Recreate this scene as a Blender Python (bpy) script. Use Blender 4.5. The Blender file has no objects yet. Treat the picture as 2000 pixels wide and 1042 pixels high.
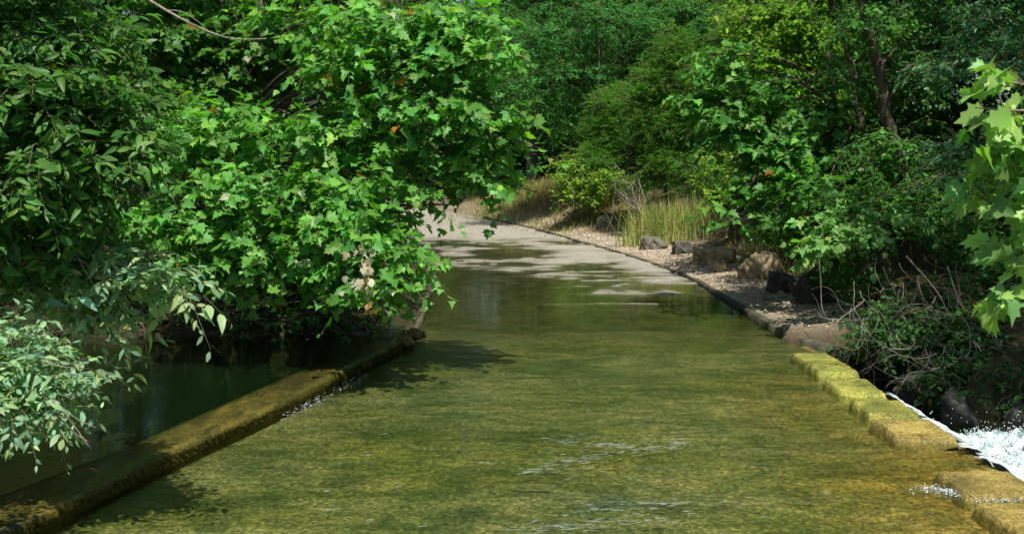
import bpy, math, random
import numpy as np
R = math.radians
S = bpy.context.scene
COL = S.collection

# ------------------------------------------------------------------ camera, sky, sun, exposure
H, F, CY = 2.5, 2200.0, 330.0            # eye height, focal length in photo pixels, horizon row
cam = bpy.data.cameras.new('camera'); camo = bpy.data.objects.new('camera', cam); COL.objects.link(camo)
camo.location = (0, 0, H); camo.rotation_euler = (R(90), 0, 0)
cam.sensor_width = 36; cam.lens = F / 2000 * 36
cam.shift_y = -(521 - CY) / 2000
cam.clip_start = 0.1; cam.clip_end = 2000
cam.dof.use_dof = True; cam.dof.focus_distance = 13.5; cam.dof.aperture_fstop = 6.3
S.camera = camo

SUN_DIR = np.array([0.13, -0.56, 1.0]); SUN_DIR /= np.linalg.norm(SUN_DIR)
w = bpy.data.worlds.new("World"); S.world = w; w.use_nodes = True
nt = w.node_tree; bg = nt.nodes['Background']
sky = nt.nodes.new('ShaderNodeTexSky'); sky.sky_type = 'NISHITA'; sky.sun_disc = False
sky.sun_elevation = math.asin(SUN_DIR[2]); sky.sun_rotation = math.atan2(SUN_DIR[0], SUN_DIR[1])
sky.air_density = 1.0; sky.dust_density = 1.5
nt.links.new(sky.outputs[0], bg.inputs[0]); bg.inputs[1].default_value = 0.09
sl = bpy.data.lights.new('sun', 'SUN'); sl.energy = 5.0; sl.angle = R(0.55); sl.color = (1, .95, .86)
so = bpy.data.objects.new('sun', sl); COL.objects.link(so)
from mathutils import Vector
so.rotation_euler = Vector(SUN_DIR).to_track_quat('Z', 'Y').to_euler()
S.view_settings.view_transform = 'Standard'; S.view_settings.look = 'None'
S.view_settings.exposure = 0.55; S.view_settings.gamma = 1.0
cy = S.cycles
cy.max_bounces = 7; cy.diffuse_bounces = 3; cy.glossy_bounces = 3; cy.transmission_bounces = 4
cy.transparent_max_bounces = 10; cy.caustics_reflective = False; cy.caustics_refractive = False

rng = np.random.default_rng(11)

def P(px, py, d):
    """a point d metres in front of the camera"""
    return np.array([(px - 1000) / F * d, d, H - (py - CY) / F * d])

# ------------------------------------------------------------------ noise
def _hash(ix, iy, seed):
    n = (ix.astype(np.int64) * 374761393 + iy.astype(np.int64) * 668265263 + seed * 974634777) & 0xffffffff
    n = ((n ^ (n >> 13)) * 1274126177) & 0xffffffff
    return ((n ^ (n >> 16)) & 0xffff) / 65535.0
def vnoise(x, y, seed=0):
    x = np.asarray(x, float); y = np.asarray(y, float)
    ix = np.floor(x); iy = np.floor(y); fx = x - ix; fy = y - iy
    fx = fx * fx * (3 - 2 * fx); fy = fy * fy * (3 - 2 * fy)
    a = _hash(ix, iy, seed); b = _hash(ix + 1, iy, seed); c = _hash(ix, iy + 1, seed); d = _hash(ix + 1, iy + 1, seed)
    return (a + (b - a) * fx) * (1 - fy) + (c + (d - c) * fx) * fy
def fbm(x, y, oct=4, seed=0):
    s = 0; a = .5
    for o in range(oct):
        s = s + a * (vnoise(x * 2 ** o, y * 2 ** o, seed + o) * 2 - 1); a *= .5
    return s
def sstep(a, b, x):
    t = np.clip((x - a) / (b - a), 0, 1); return t * t * (3 - 2 * t)

# ------------------------------------------------------------------ object helpers
def tag(o, label=None, cat=None, group=None, kind=None):
    if label: o['label'] = label
    if cat: o['category'] = cat
    if group: o['group'] = group
    if kind: o['kind'] = kind
    return o
def empty(name, loc, label, cat, group=None):
    o = bpy.data.objects.new(name, None); COL.objects.link(o); o.location = loc
    o.empty_display_size = .3
    return tag(o, label, cat, group)
def mesh(name, V, Fa, mat, parent=None, col=None, smooth=False, quads=False):
    V = np.asarray(V, np.float32)
    if parent is not None: V = V - np.array(parent.location, np.float32)
    Fa = np.asarray(Fa, np.int32); k = Fa.shape[1]
    me = bpy.data.meshes.new(name)
    me.vertices.add(len(V)); me.vertices.foreach_set('co', V.ravel())
    me.loops.add(Fa.size); me.loops.foreach_set('vertex_index', Fa.ravel())
    me.polygons.add(len(Fa)); me.polygons.foreach_set('loop_start', np.arange(0, Fa.size, k, dtype=np.int32))
    me.polygons.foreach_set('loop_total', np.full(len(Fa), k, np.int32))
    if smooth: me.polygons.foreach_set('use_smooth', np.ones(len(Fa), bool))
    me.update(calc_edges=True)
    if col is not None:
        at = me.attributes.new('tint', 'FLOAT_COLOR', 'POINT')
        c = np.ones((len(V), 4), np.float32); c[:, :3] = col
        at.data.foreach_set('color', c.ravel())
    me.materials.append(mat)
    o = bpy.data.objects.new(name, me); COL.objects.link(o)
    if parent is not None: o.parent = parent
    return o
class Acc:
    def __init__(s): s.V = []; s.F = []; s.C = []; s.n = 0
    def add(s, V, F, C=None):
        V = np.asarray(V, float); s.V.append(V); s.F.append(np.asarray(F) + s.n); s.n += len(V)
        if C is not None: s.C.append(np.broadcast_to(np.asarray(C, float), (len(V), 3)))
    def build(s, name, mat, parent=None, smooth=False):
        return mesh(name, np.vstack(s.V), np.vstack(s.F), mat, parent, np.vstack(s.C) if s.C else None, smooth)
def unit(a): return a / (np.linalg.norm(a, axis=-1, keepdims=True) + 1e-9)
def curve(pts, n=12):
    """Catmull-Rom through pts"""
    p = np.asarray(pts, float); p = np.vstack([2 * p[0] - p[1], p, 2 * p[-1] - p[-2]])
    out = []
    m = len(p) - 3
    for i in range(m):
        for t in np.linspace(0, 1, n, endpoint=(i == m - 1)):
            a, b, c, d = p[i:i + 4]
            out.append(.5 * ((2 * b) + (c - a) * t + (2 * a - 5 * b + 4 * c - d) * t * t + (3 * b - a - 3 * c + d) * t ** 3))
    return np.array(out)
def tube(acc, pts, r0, r1, sides=6, rough=0.0, C=None, power=1.0):
    pts = np.asarray(pts, float); n = len(pts)
    T = unit(np.gradient(pts, axis=0))
    up = np.array([0.13, .21, 1.0]); U = unit(np.cross(T, up)); W = np.cross(T, U)
    r = r0 + (r1 - r0) * np.linspace(0, 1, n) ** power
    a = np.linspace(0, 2 * np.pi, sides, endpoint=False)
    rr = r[:, None] * (1 + rough * (rng.random((n, sides)) - .5))
    V = pts[:, None] + rr[..., None] * (np.cos(a)[None, :, None] * U[:, None] + np.sin(a)[None, :, None] * W[:, None])
    V = V.reshape(-1, 3)
    i = np.arange(n - 1)[:, None] * sides; j = np.arange(sides)[None]; k = (j + 1) % sides
    q = np.stack([i + j, i + k, i + sides + k, i + sides + j], -1).reshape(-1, 4)
    F_ = np.vstack([q[:, [0, 1, 2]], q[:, [0, 2, 3]]])
    V = np.vstack([V, pts[-1:]]); e = len(V) - 1; b = (n - 1) * sides
    cap = np.stack([b + np.arange(sides), b + (np.arange(sides) + 1) % sides, np.full(sides, e)], -1)
    acc.add(V, np.vstack([F_, cap]), C)
def sticks(acc, A, B, C_, r, C=None):
    """many thin 3-sided bent sticks A->B->C"""
    n = len(A); d = unit(C_ - A); U = unit(np.cross(d, np.array([.3, .2, 1.]))); W = np.cross(d, U)
    ang = [0, 2.094, 4.189]; rings = []
    for pts, f in ((A, 1.), (B, .7), (C_, .35)):
        for a in ang: rings.append(pts + (r * f)[:, None] * (math.cos(a) * U + math.sin(a) * W))
    V = np.stack(rings, 1).reshape(-1, 3)
    f = []
    for s in (0, 3):
        for j in range(3):
            k = (j + 1) % 3; f += [[s + j, s + k, s + 3 + k], [s + j, s + 3 + k, s + 3 + j]]
    f = np.array(f); Fa = (f[None] + (np.arange(n) * 9)[:, None, None]).reshape(-1, 3)
    acc.add(V, Fa, C)

# ------------------------------------------------------------------ materials
class NT:
    def __init__(s, name):
        s.m = bpy.data.materials.new(name); s.m.use_nodes = True; s.t = s.m.node_tree; s.t.nodes.clear()
        s.out = s.n('ShaderNodeOutputMaterial')
    def n(s, typ, **kw):
        nd = s.t.nodes.new(typ)
        for k, v in kw.items():
            if k.startswith('i_'):
                key = k[2:]; key = int(key) if key.isdigit() else key.replace('_', ' ')
                nd.inputs[key].default_value = v
            else: setattr(nd, k, v)
        return nd
    def l(s, a, b): s.t.links.new(a, b)
    def pos(s): return s.n('ShaderNodeNewGeometry').outputs['Position']
    def obj(s): return s.n('ShaderNodeTexCoord').outputs['Object']
    def map(s, v, sc=(1, 1, 1), rot=(0, 0, 0)):
        m = s.n('ShaderNodeMapping'); m.inputs['Scale'].default_value = sc; m.inputs['Rotation'].default_value = rot
        s.l(v, m.inputs['Vector']); return m.outputs[0]
    def noise(s, v, scale, det=4, rough=.55, dist=0):
        n = s.n('ShaderNodeTexNoise'); n.inputs['Scale'].default_value = scale; n.inputs['Detail'].default_value = det
        n.inputs['Roughness'].default_value = rough; n.inputs['Distortion'].default_value = dist
        s.l(v, n.inputs['Vector']); return n.outputs['Fac']
    def ramp(s, f, stops):
        r = s.n('ShaderNodeValToRGB'); e = r.color_ramp.elements
        while len(e) < len(stops): e.new(.5)
        for el, (p, c) in zip(e, stops):
            el.position = p; el.color = (*c, 1) if not np.isscalar(c) else (c, c, c, 1)
        s.l(f, r.inputs[0]); return r.outputs[0]
    def mix(s, f, a, b, mode='MIX'):
        m = s.n('ShaderNodeMix', data_type='RGBA', blend_type=mode)
        for sock, v in ((m.inputs[0], f), (m.inputs[6], a), (m.inputs[7], b)):
            if isinstance(v, (int, float)): sock.default_value = v
            elif isinstance(v, tuple): sock.default_value = (*v, 1)
            else: s.l(v, sock)
        return m.outputs[2]
    def math(s, op, a, b=0.0):
        m = s.n('ShaderNodeMath', operation=op)
        for sock, v in zip(m.inputs, (a, b)):
            if isinstance(v, (int, float)): sock.default_value = v
            else: s.l(v, sock)
        return m.outputs[0]
    def bump(s, h, strength, dist, prev=None):
        b = s.n('ShaderNodeBump'); b.inputs['Strength'].default_value = strength; b.inputs['Distance'].default_value = dist
        s.l(h, b.inputs['Height'])
        if prev is not None: s.l(prev, b.inputs['Normal'])
        return b.outputs[0]
    def bsdf(s, color, rough=.8, normal=None, spec=.5, coat=0):
        p = s.n('ShaderNodeBsdfPrincipled')
        if isinstance(color, tuple): p.inputs['Base Color'].default_value = (*color, 1)
        else: s.l(color, p.inputs['Base Color'])
        if isinstance(rough, (int, float)): p.inputs['Roughness'].default_value = rough
        else: s.l(rough, p.inputs['Roughness'])
        p.inputs['Specular IOR Level'].default_value = spec
        p.inputs['Coat Weight'].default_value = coat; p.inputs['Coat Roughness'].default_value = .08
        if normal is not None:
            s.l(normal, p.inputs['Normal'])
        return p
    def end(s, sh):
        s.l(sh.outputs[0] if hasattr(sh, 'outputs') else sh, s.out.inputs[0]); return s.m

def leaf_material(name, trans=.42, rough=.45, spec=.28):
    t = NT(name)
    at = t.n('ShaderNodeAttribute', attribute_name='tint').outputs['Color']
    p = t.bsdf(at, rough, spec=spec)
    tr = t.n('ShaderNodeBsdfTranslucent')
    t.l(t.mix(1.0, at, (1.25, 1.6, .35), 'MULTIPLY'), tr.inputs[0])
    mx = t.n('ShaderNodeMixShader', i_0=trans); t.l(p.outputs[0], mx.inputs[1]); t.l(tr.outputs[0], mx.inputs[2])
    return t.end(mx)
M_LEAF = leaf_material('leaf')
M_LEAF_DULL = leaf_material('leaf_dull', .30, .65, .10)
M_LEAF_FAR = leaf_material('leaf_far', .45, .6, .08)

def bark_material(name, a, b, scale=9):
    t = NT(name); v = t.map(t.obj(), (1, 1, .25)); n = t.noise(v, scale, 6, .7)
    return t.end(t.bsdf(t.ramp(n, [(.3, a), (.7, b)]), .9, t.bump(n, .8, .03)))
M_BARK = bark_material('bark', (.025, .018, .012), (.13, .10, .075))
M_BARK_PALE = bark_material('pale_bark', (.10, .085, .06), (.34, .31, .25), 20)
M_ROOT = bark_material('root_bark', (.035, .026, .018), (.17, .135, .095), 20)
M_TWIG = bark_material('twig', (.08, .07, .035), (.20, .19, .11), 20)

# ------------------------------------------------------------------ plan of the place
LY = [-30, 4.0, 7.93, 8.79, 9.77, 10.4, 11.4, 12.9, 15.7, 17.4, 21, 25.2, 29.3, 42, 47, 54, 60, 72]
LX = [-9, -4.35, -3.25, -3.05, -2.88, -2.72, -2.44, -2.13, -1.53, -1.45, -1.58, -1.74, -2.25, -3.9, -4.9, -8.0, -14, -30]
RY = [-30, 7, 8.9, 9.6, 11.2, 13, 15.4, 16.2, 16.8, 18.4, 20.4, 25.2, 27.8, 30.9, 33.5, 36.9, 40.4, 47, 51, 54, 60, 72]
RX = [4.1, 4.1, 4.05, 4.05, 4.08, 4.12, 4.25, 4.2, 4.06, 4.07, 4.05, 4.04, 3.79, 3.47, 3.1, 2.52, 1.9, .41, -1.0, -1.9, -4.2, -10]
xl = lambda y: np.interp(y, LY, LX)
xr = lambda y: np.interp(y, RY, RX)

def road_z(x, y):
    base = np.interp(y, [0, 20, 25, 30, 36, 40, 47, 54, 62, 75], [-.075, -.07, -.030, -.017, -.004, .010, .10, .27, .46, .6])
    cross = .013 * (x - xl(y)) / np.maximum(xr(y) - xl(y), .1) * 2 - .013
    far = sstep(18, 24, y) * (1 - sstep(44, 52, y))
    n = (fbm(x * .55 + 3, y * .42, 5, 5) * .055 + fbm(x * 2.2, y * 1.4, 4, 6) * .022 + fbm(x * 1.0 + 7, y * 3.2, 4, 16) * .030) * far
    ridge = .052 * np.exp(-((y - 20.9 - .12 * np.sin(x)) / .16) ** 2) * sstep(-1.8, .8, x + fbm(x * 1.5, y, 3, 8) * 1.2)
    ridge += .045 * np.exp(-((y - 22.6 - .2 * np.sin(x * .8)) / .6) ** 2) * sstep(.6, 2.2, x + .8 * fbm(x * 1.3, y * 2, 4, 3)) * (1 - sstep(3.3, 3.8, x))
    ridge += .02 * np.exp(-((y - 29) / 4) ** 2) * sstep(-.5, 2.5, x + fbm(x, y, 3, 2))
    return base + cross * far * 1.3 + n + ridge

def ground_z(x, y):
    """terrain: creek pools, banks, gravel shoulder, earth mound, wooded slope"""
    dl = xl(y) - x; dr = x - xr(y)
    nz = fbm(x * .5, y * .5, 5, 40)
    far = np.interp(y, [0, 45, 62, 75, 120, 400], [0, .1, .46, .6, 3.5, 10])
    # left side
    shore = 16.1 + .35 * fbm(x * .9, x * 0 + 2, 3, 9) + 0.25 * np.maximum(-x - 7, 0) * 0
    u = y - shore
    u = np.maximum(u, (-x - 9.5) * 1.0)
    u = np.maximum(u, np.minimum(-x - 5.2 + .3 * nz, 9.2 - y + .5 * nz))
    zl = -1.25 + 1.42 * sstep(-.9, .25, u) + .75 * sstep(.3, 3.0, u) + .5 * sstep(3, 14, u) + .16 * nz
    shoulder = sstep(.15, 1.7, dl)
    zl_road = .02 + .1 * nz * sstep(.1, 1, dl)
    zl = np.where(y > 16, zl_road * (1 - shoulder) + zl * shoulder, zl)
    # right side
    xb = 5.25 + .3 * nz + .25 * fbm(y * .8, y * 0, 3, 12)
    yb = 13.3 + .3 * nz
    v = np.minimum(np.maximum(x - xb, y - 16.4), y - yb + .08 * np.maximum(x - 5, 0))
    zr = -1.25 + 1.25 * sstep(-.5, .35, v) + .55 * sstep(.1, 1.2, v) + .8 * sstep(1.0, 5, v) + .14 * nz
    zshould = .015 + .075 * dr + .25 * sstep(1.6, 3.5, dr) * 1 + .9 * sstep(3, 9, dr) + .10 * nz * sstep(.2, 2, dr)
    mound = .62 * sstep(.3, 2.6, dr) * sstep(38, 46, y) * (1 - sstep(57, 62, y))
    zshould = zshould + mound
    k = sstep(15.9, 17.6, y + .25 * nz - .2 * np.maximum(x - 4.4, 0))
    zr = zr * (1 - k) + np.maximum(zshould, np.where(x > 5.5, zshould, -9)) * k
    z = np.where(dl > 0, zl, np.where(dr > 0, zr, road_z(x, y) - .16))
    # under road edges
    z = np.where((dl > 0) & (y < 16.2), np.minimum(z, -.5 - .8 * sstep(.4, 1.2, dl)) * (1 - sstep(.9, 2, dl)) + z * sstep(.9, 2, dl), z)
    return z + far * ((dl > 0) | (dr > 0))

# ------------------------------------------------------------------ ground
def ground():
    xs = np.concatenate([np.linspace(-300, -22, 30), np.arange(-21.7, 14, .14), np.linspace(14.2, 300, 40)])
    ys = np.concatenate([np.linspace(-60, 2, 24), np.arange(2.2, 30, .14), np.arange(30.1, 62, .3), np.linspace(62.5, 420, 60)])
    X, Y = np.meshgrid(xs, ys)
    Z = ground_z(X, Y) + .025 * fbm(X * 3, Y * 3, 3, 77)
    rb = (X - xr(Y) > 1.0) & (Y < 17) & (Z > -.7)
    Z = Z + rb * (.16 * fbm(X * 2.2, Y * 2.2, 4, 66) - .10 * np.abs(fbm(X * 4, Y * 4, 3, 67)))
    inroad = (X > xl(Y) - .02) & (X < xr(Y) + .02)
    Z = np.where(inroad, np.minimum(Z, road_z(X, Y) - .16), Z)
    V = np.stack([X, Y, Z], -1).reshape(-1, 3)
    ny, nx = X.shape; i = np.arange(ny - 1)[:, None] * nx + np.arange(nx - 1)[None]
    Fq = np.stack([i, i + 1, i + nx + 1, i + nx], -1).reshape(-1, 4)
    t = NT('ground'); p = t.pos()
    n1 = t.noise(p, .8, 6); n2 = t.noise(p, 26, 5, .7); n3 = t.noise(p, 7, 5, .65)
    soil = t.ramp(n3, [(.3, (.028, .020, .011)), (.55, (.062, .044, .024)), (.75, (.11, .08, .045))])
    gravel = t.ramp(n2, [(.28, (.18, .135, .085)), (.5, (.40, .33, .235)), (.72, (.6, .53, .41))])
    at = t.n('ShaderNodeAttribute', attribute_name='tint').outputs['Color']
    sep = t.n('ShaderNodeSeparateColor'); t.l(at, sep.inputs[0])
    g = t.math('MULTIPLY', sep.outputs[0], t.ramp(n1, [(.35, .55), (.55, 1.0)]))
    c = t.mix(g, soil, gravel)
    c = t.mix(t.math('MULTIPLY', sep.outputs[1], t.ramp(n3, [(.3, .5), (.6, 1.)])), c, t.ramp(n3, [(.3, (.075, .048, .024)), (.65, (.25, .175, .10))]))
    c = t.mix(t.math('MULTIPLY', sep.outputs[2], t.ramp(n1, [(.3, .6), (.6, 1.)])), c, t.ramp(n2, [(.3, (.010, .014, .006)), (.7, (.034, .040, .016))]))
    nrm = t.bump(n2, .9, .03); nrm = t.bump(n3, .7, .08, nrm)
    m = t.end(t.bsdf(c, .95, nrm, spec=.12))
    x, y, z = V.T
    dr = x - xr(y); dl = xl(y) - x
    wob = fbm(x * .8, y * .8, 4, 31)
    grav = sstep(-.1, .1, dr) * (1 - sstep(1.5, 2.9, dr + wob)) * sstep(16.4, 17.5, y) * (1 - sstep(44, 60, y) * .5)
    dirt = sstep(.9, 1.6, dr + .8 * wob) * (1 - sstep(4, 6.5, dr)) * sstep(36, 40, y) * (1 - sstep(58, 64, y))
    dirt = np.maximum(dirt, .5 * sstep(1.2, 2, dr) * (1 - sstep(3, 4, dr)) * sstep(16, 18, y) * (1 - sstep(20, 22, y)))
    dirt = np.maximum(dirt, sstep(0, .1, dl) * (1 - sstep(.7, 1.2, dl)) * sstep(17, 19, y) * .2)
    bed = np.maximum((1 - sstep(-.35, .05, z)) * .9, (dr > 1.0) * (1 - sstep(16, 17.5, y)) * .85)
    bed = np.maximum(bed, (dl > .1) * .75 * (1 - sstep(40, 48, y)))
    bed = np.maximum(bed, .75 * (dr > 3) * sstep(2.6, 4, dr + wob))
    o = mesh('ground', V, Fq, m, None, np.stack([grav, dirt, bed], -1), smooth=True)
    tag(o, kind='structure')
ground()

# ------------------------------------------------------------------ road bed
def strip_grid(ys, nt_, fl, fr, fz):
    t = np.linspace(0, 1, nt_)
    Y, T = np.meshgrid(ys, t, indexing='ij'); X = fl(Y) * (1 - T) + fr(Y) * T
    Z = fz(X, Y); V = np.stack([X, Y, Z], -1).reshape(-1, 3)
    i = np.arange(len(ys) - 1)[:, None] * nt_ + np.arange(nt_ - 1)[None]
    return V, np.stack([i, i + 1, i + nt_ + 1, i + nt_], -1).reshape(-1, 4)
def road():
    ys = np.concatenate([np.linspace(-20, 5, 20), np.arange(5.2, 18, .12), np.arange(18.05, 50, .07), np.arange(50.2, 66, .25)])
    V, Fq = strip_grid(ys, 110, xl, xr, road_z)
    t = NT('road_bed'); p = t.pos()
    sx = t.n('ShaderNodeSeparateXYZ'); t.l(p, sx.inputs[0])
    fine = t.noise(t.map(p, (1, 1, 1)), 30, 5, .75)
    vor = t.n('ShaderNodeTexVoronoi', i_Scale=26.0); t.l(p, vor.inputs['Vector'])
    med = t.noise(t.map(p, (.8, 1.3, 1)), 2.2, 6, .65, 1.0)
    big = t.noise(t.map(p, (.5, 1., 1)), .55, 4, .5, .6)
    alg = t.ramp(med, [(.28, (.038, .052, .018)), (.45, (.092, .108, .042)), (.6, (.155, .155, .066)), (.78, (.19, .150, .055))])
    alg2 = t.ramp(med, [(.3, (.030, .050, .012)), (.5, (.078, .092, .022)), (.75, (.15, .145, .04))])
    c = t.mix(t.ramp(big, [(.36, 0.0), (.62, 1.0)]), alg2, alg)
    c = t.mix(1.0, c, (1.35, 1.3, 1.3), 'MULTIPLY')
    # ochre silt by the downstream edge
    och = t.math('MULTIPLY', t.ramp(sx.outputs[0], [(0, 0.), (1, 1.)]), 1.0)
    mr = t.n('ShaderNodeMapRange'); mr.inputs[1].default_value = 2.0; mr.inputs[2].default_value = 4.6; t.l(sx.outputs[0], mr.inputs[0])
    my = t.n('ShaderNodeMapRange'); my.inputs[1].default_value = 15.; my.inputs[2].default_value = 10.; t.l(sx.outputs[1], my.inputs[0])
    och = t.math('MULTIPLY', t.math('MULTIPLY', mr.outputs[0], my.outputs[0]), t.ramp(t.noise(t.map(p, (.6, 1.8, 1)), 1.6, 5, .6, .8), [(.3, .25), (.6, 1.)]))
    c = t.mix(och, c, t.ramp(med, [(.3, (.15, .09, .016)), (.55, (.44, .24, .032)), (.75, (.56, .38, .08))]))
    stk = t.noise(t.map(p, (.55, 5.5, 1), (0, 0, R(-9))), 2.4, 5, .6, .4)
    c = t.mix(.38, c, t.ramp(stk, [(.32, .55), (.5, 1.0), (.68, 1.5)]), 'MULTIPLY')
    c = t.mix(1.0, c, t.ramp(t.noise(t.map(p, (.7, .9, 1), (0, 0, .4)), .75, 4, .55, 1.2), [(.34, (.48, .60, .52)), (.5, (.88, .90, .86)), (.64, (1.15, 1.1, 1.08))]), 'MULTIPLY')
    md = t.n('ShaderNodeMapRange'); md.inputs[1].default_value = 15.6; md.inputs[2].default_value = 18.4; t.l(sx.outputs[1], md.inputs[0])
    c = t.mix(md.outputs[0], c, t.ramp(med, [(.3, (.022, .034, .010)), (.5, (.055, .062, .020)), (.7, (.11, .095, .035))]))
    grit = t.ramp(fine, [(.34, .25), (.5, .85), (.62, 1.6), (.7, 3.0)])
    c = t.mix(.85, c, grit, 'MULTIPLY')
    c = t.mix(.8, c, t.ramp(vor.outputs['Color'], [(.1, .45), (.9, 1.6)]), 'MULTIPLY')
    # dry pale concrete where the bed stands clear of the water; damp margin between
    dryn = t.noise(p, 9, 5, .7)
    dry = t.ramp(dryn, [(.3, (.19, .175, .14)), (.7, (.34, .32, .265))])
    dry = t.mix(.5, dry, t.ramp(fine, [(.3, .75), (.7, 1.15)]), 'MULTIPLY')
    zz = t.math('ADD', sx.outputs[2], t.math('MULTIPLY', t.math('SUBTRACT', t.noise(t.map(p, (.35, 1.6, 1)), 3.0, 5, .7), .5), .05))
    m1 = t.n('ShaderNodeMapRange'); m1.inputs[1].default_value = -.022; m1.inputs[2].default_value = .030; t.l(zz, m1.inputs[0])
    c = t.mix(m1.outputs[0], c, dry)
    ro = t.math('ADD', t.math('MULTIPLY', m1.outputs[0], .5), .38)
    nrm = t.bump(fine, .6, .012); nrm = t.bump(med, .5, .03, nrm)
    o = mesh('road', V, Fq, t.end(t.bsdf(c, ro, nrm)), None, smooth=True); tag(o, kind='structure')
    # side road crossing at the far end
    ys = np.linspace(61.5, 66, 12)
    V, Fq = strip_grid(ys, 60, lambda y: y * 0 - 30, lambda y: y * 0 - .2 + .25 * (y - 61), lambda x, y: .60 + 0 * x + .01 * (y - 61))
    t = NT('asphalt'); p = t.pos()
    n = t.noise(p, 12, 5, .7); m = t.end(t.bsdf(t.ramp(n, [(.3, (.13, .13, .125)), (.7, (.21, .205, .19))]), .85, t.bump(n, .4, .01)))
    tag(mesh('side_road', V, Fq, m, None), kind='structure')
road()

# ------------------------------------------------------------------ water
def water_material(name, tint, layers, rough=.02, foam=None, ior=1.33):
    t = NT(name); p = t.pos(); nrm = None
    for (sc, rot, scale, det, strength, dist) in layers:
        h = t.noise(t.map(p, sc, (0, 0, rot)), scale, det, .6, .5)
        nrm = t.bump(h, strength, dist, nrm)
    fr = t.n('ShaderNodeFresnel', i_IOR=ior); t.l(nrm, fr.inputs['Normal'])
    gl = t.n('ShaderNodeBsdfGlossy', i_Roughness=rough); t.l(nrm, gl.inputs['Normal'])
    tr = t.n('ShaderNodeBsdfTransparent'); tr.inputs[0].default_value = (*tint, 1)
    mx = t.n('ShaderNodeMixShader'); t.l(fr.outputs[0], mx.inputs[0]); t.l(tr.outputs[0], mx.inputs[1]); t.l(gl.outputs[0], mx.inputs[2])
    return t, mx, p
t_, mx_, p_ = water_material('stream_water', (.86, .89, .78),
    [((1.0, 3.2, 1), R(-12), 1.3, 3, .35, .025), ((1.5, 6.5, 1), R(-16), 4.0, 4, .5, .007), ((1, 1.6, 1), .3, 22, 3, .35, .003)])
M_STREAM = t_.end(mx_)
t_, mx_, p_ = water_material('calm_water', (.86, .89, .78),
    [((.5, 1.5, 1), .1, 1.6, 3, .35, .010), ((1, 3, 1), .1, 10, 3, .3, .0015)])
M_CALM = t_.end(mx_)
t_, mx_, p_ = water_material('pool_water', (.62, .74, .55),
    [((.6, 1.4, 1), .2, 1.2, 3, .45, .016), ((1, 2.6, 1), .2, 7, 3, .35, .004)])
df_ = t_.n('ShaderNodeBsdfDiffuse'); df_.inputs[0].default_value = (.018, .046, .014, 1)
tr_ = mx_.inputs[1].links[0].from_socket; mk_ = t_.n('ShaderNodeMixShader', i_0=.16); t_.l(tr_, mk_.inputs[1]); t_.l(df_.outputs[0], mk_.inputs[2]); t_.l(mk_.outputs[0], mx_.inputs[1])
M_POOL = t_.end(mx_)

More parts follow.
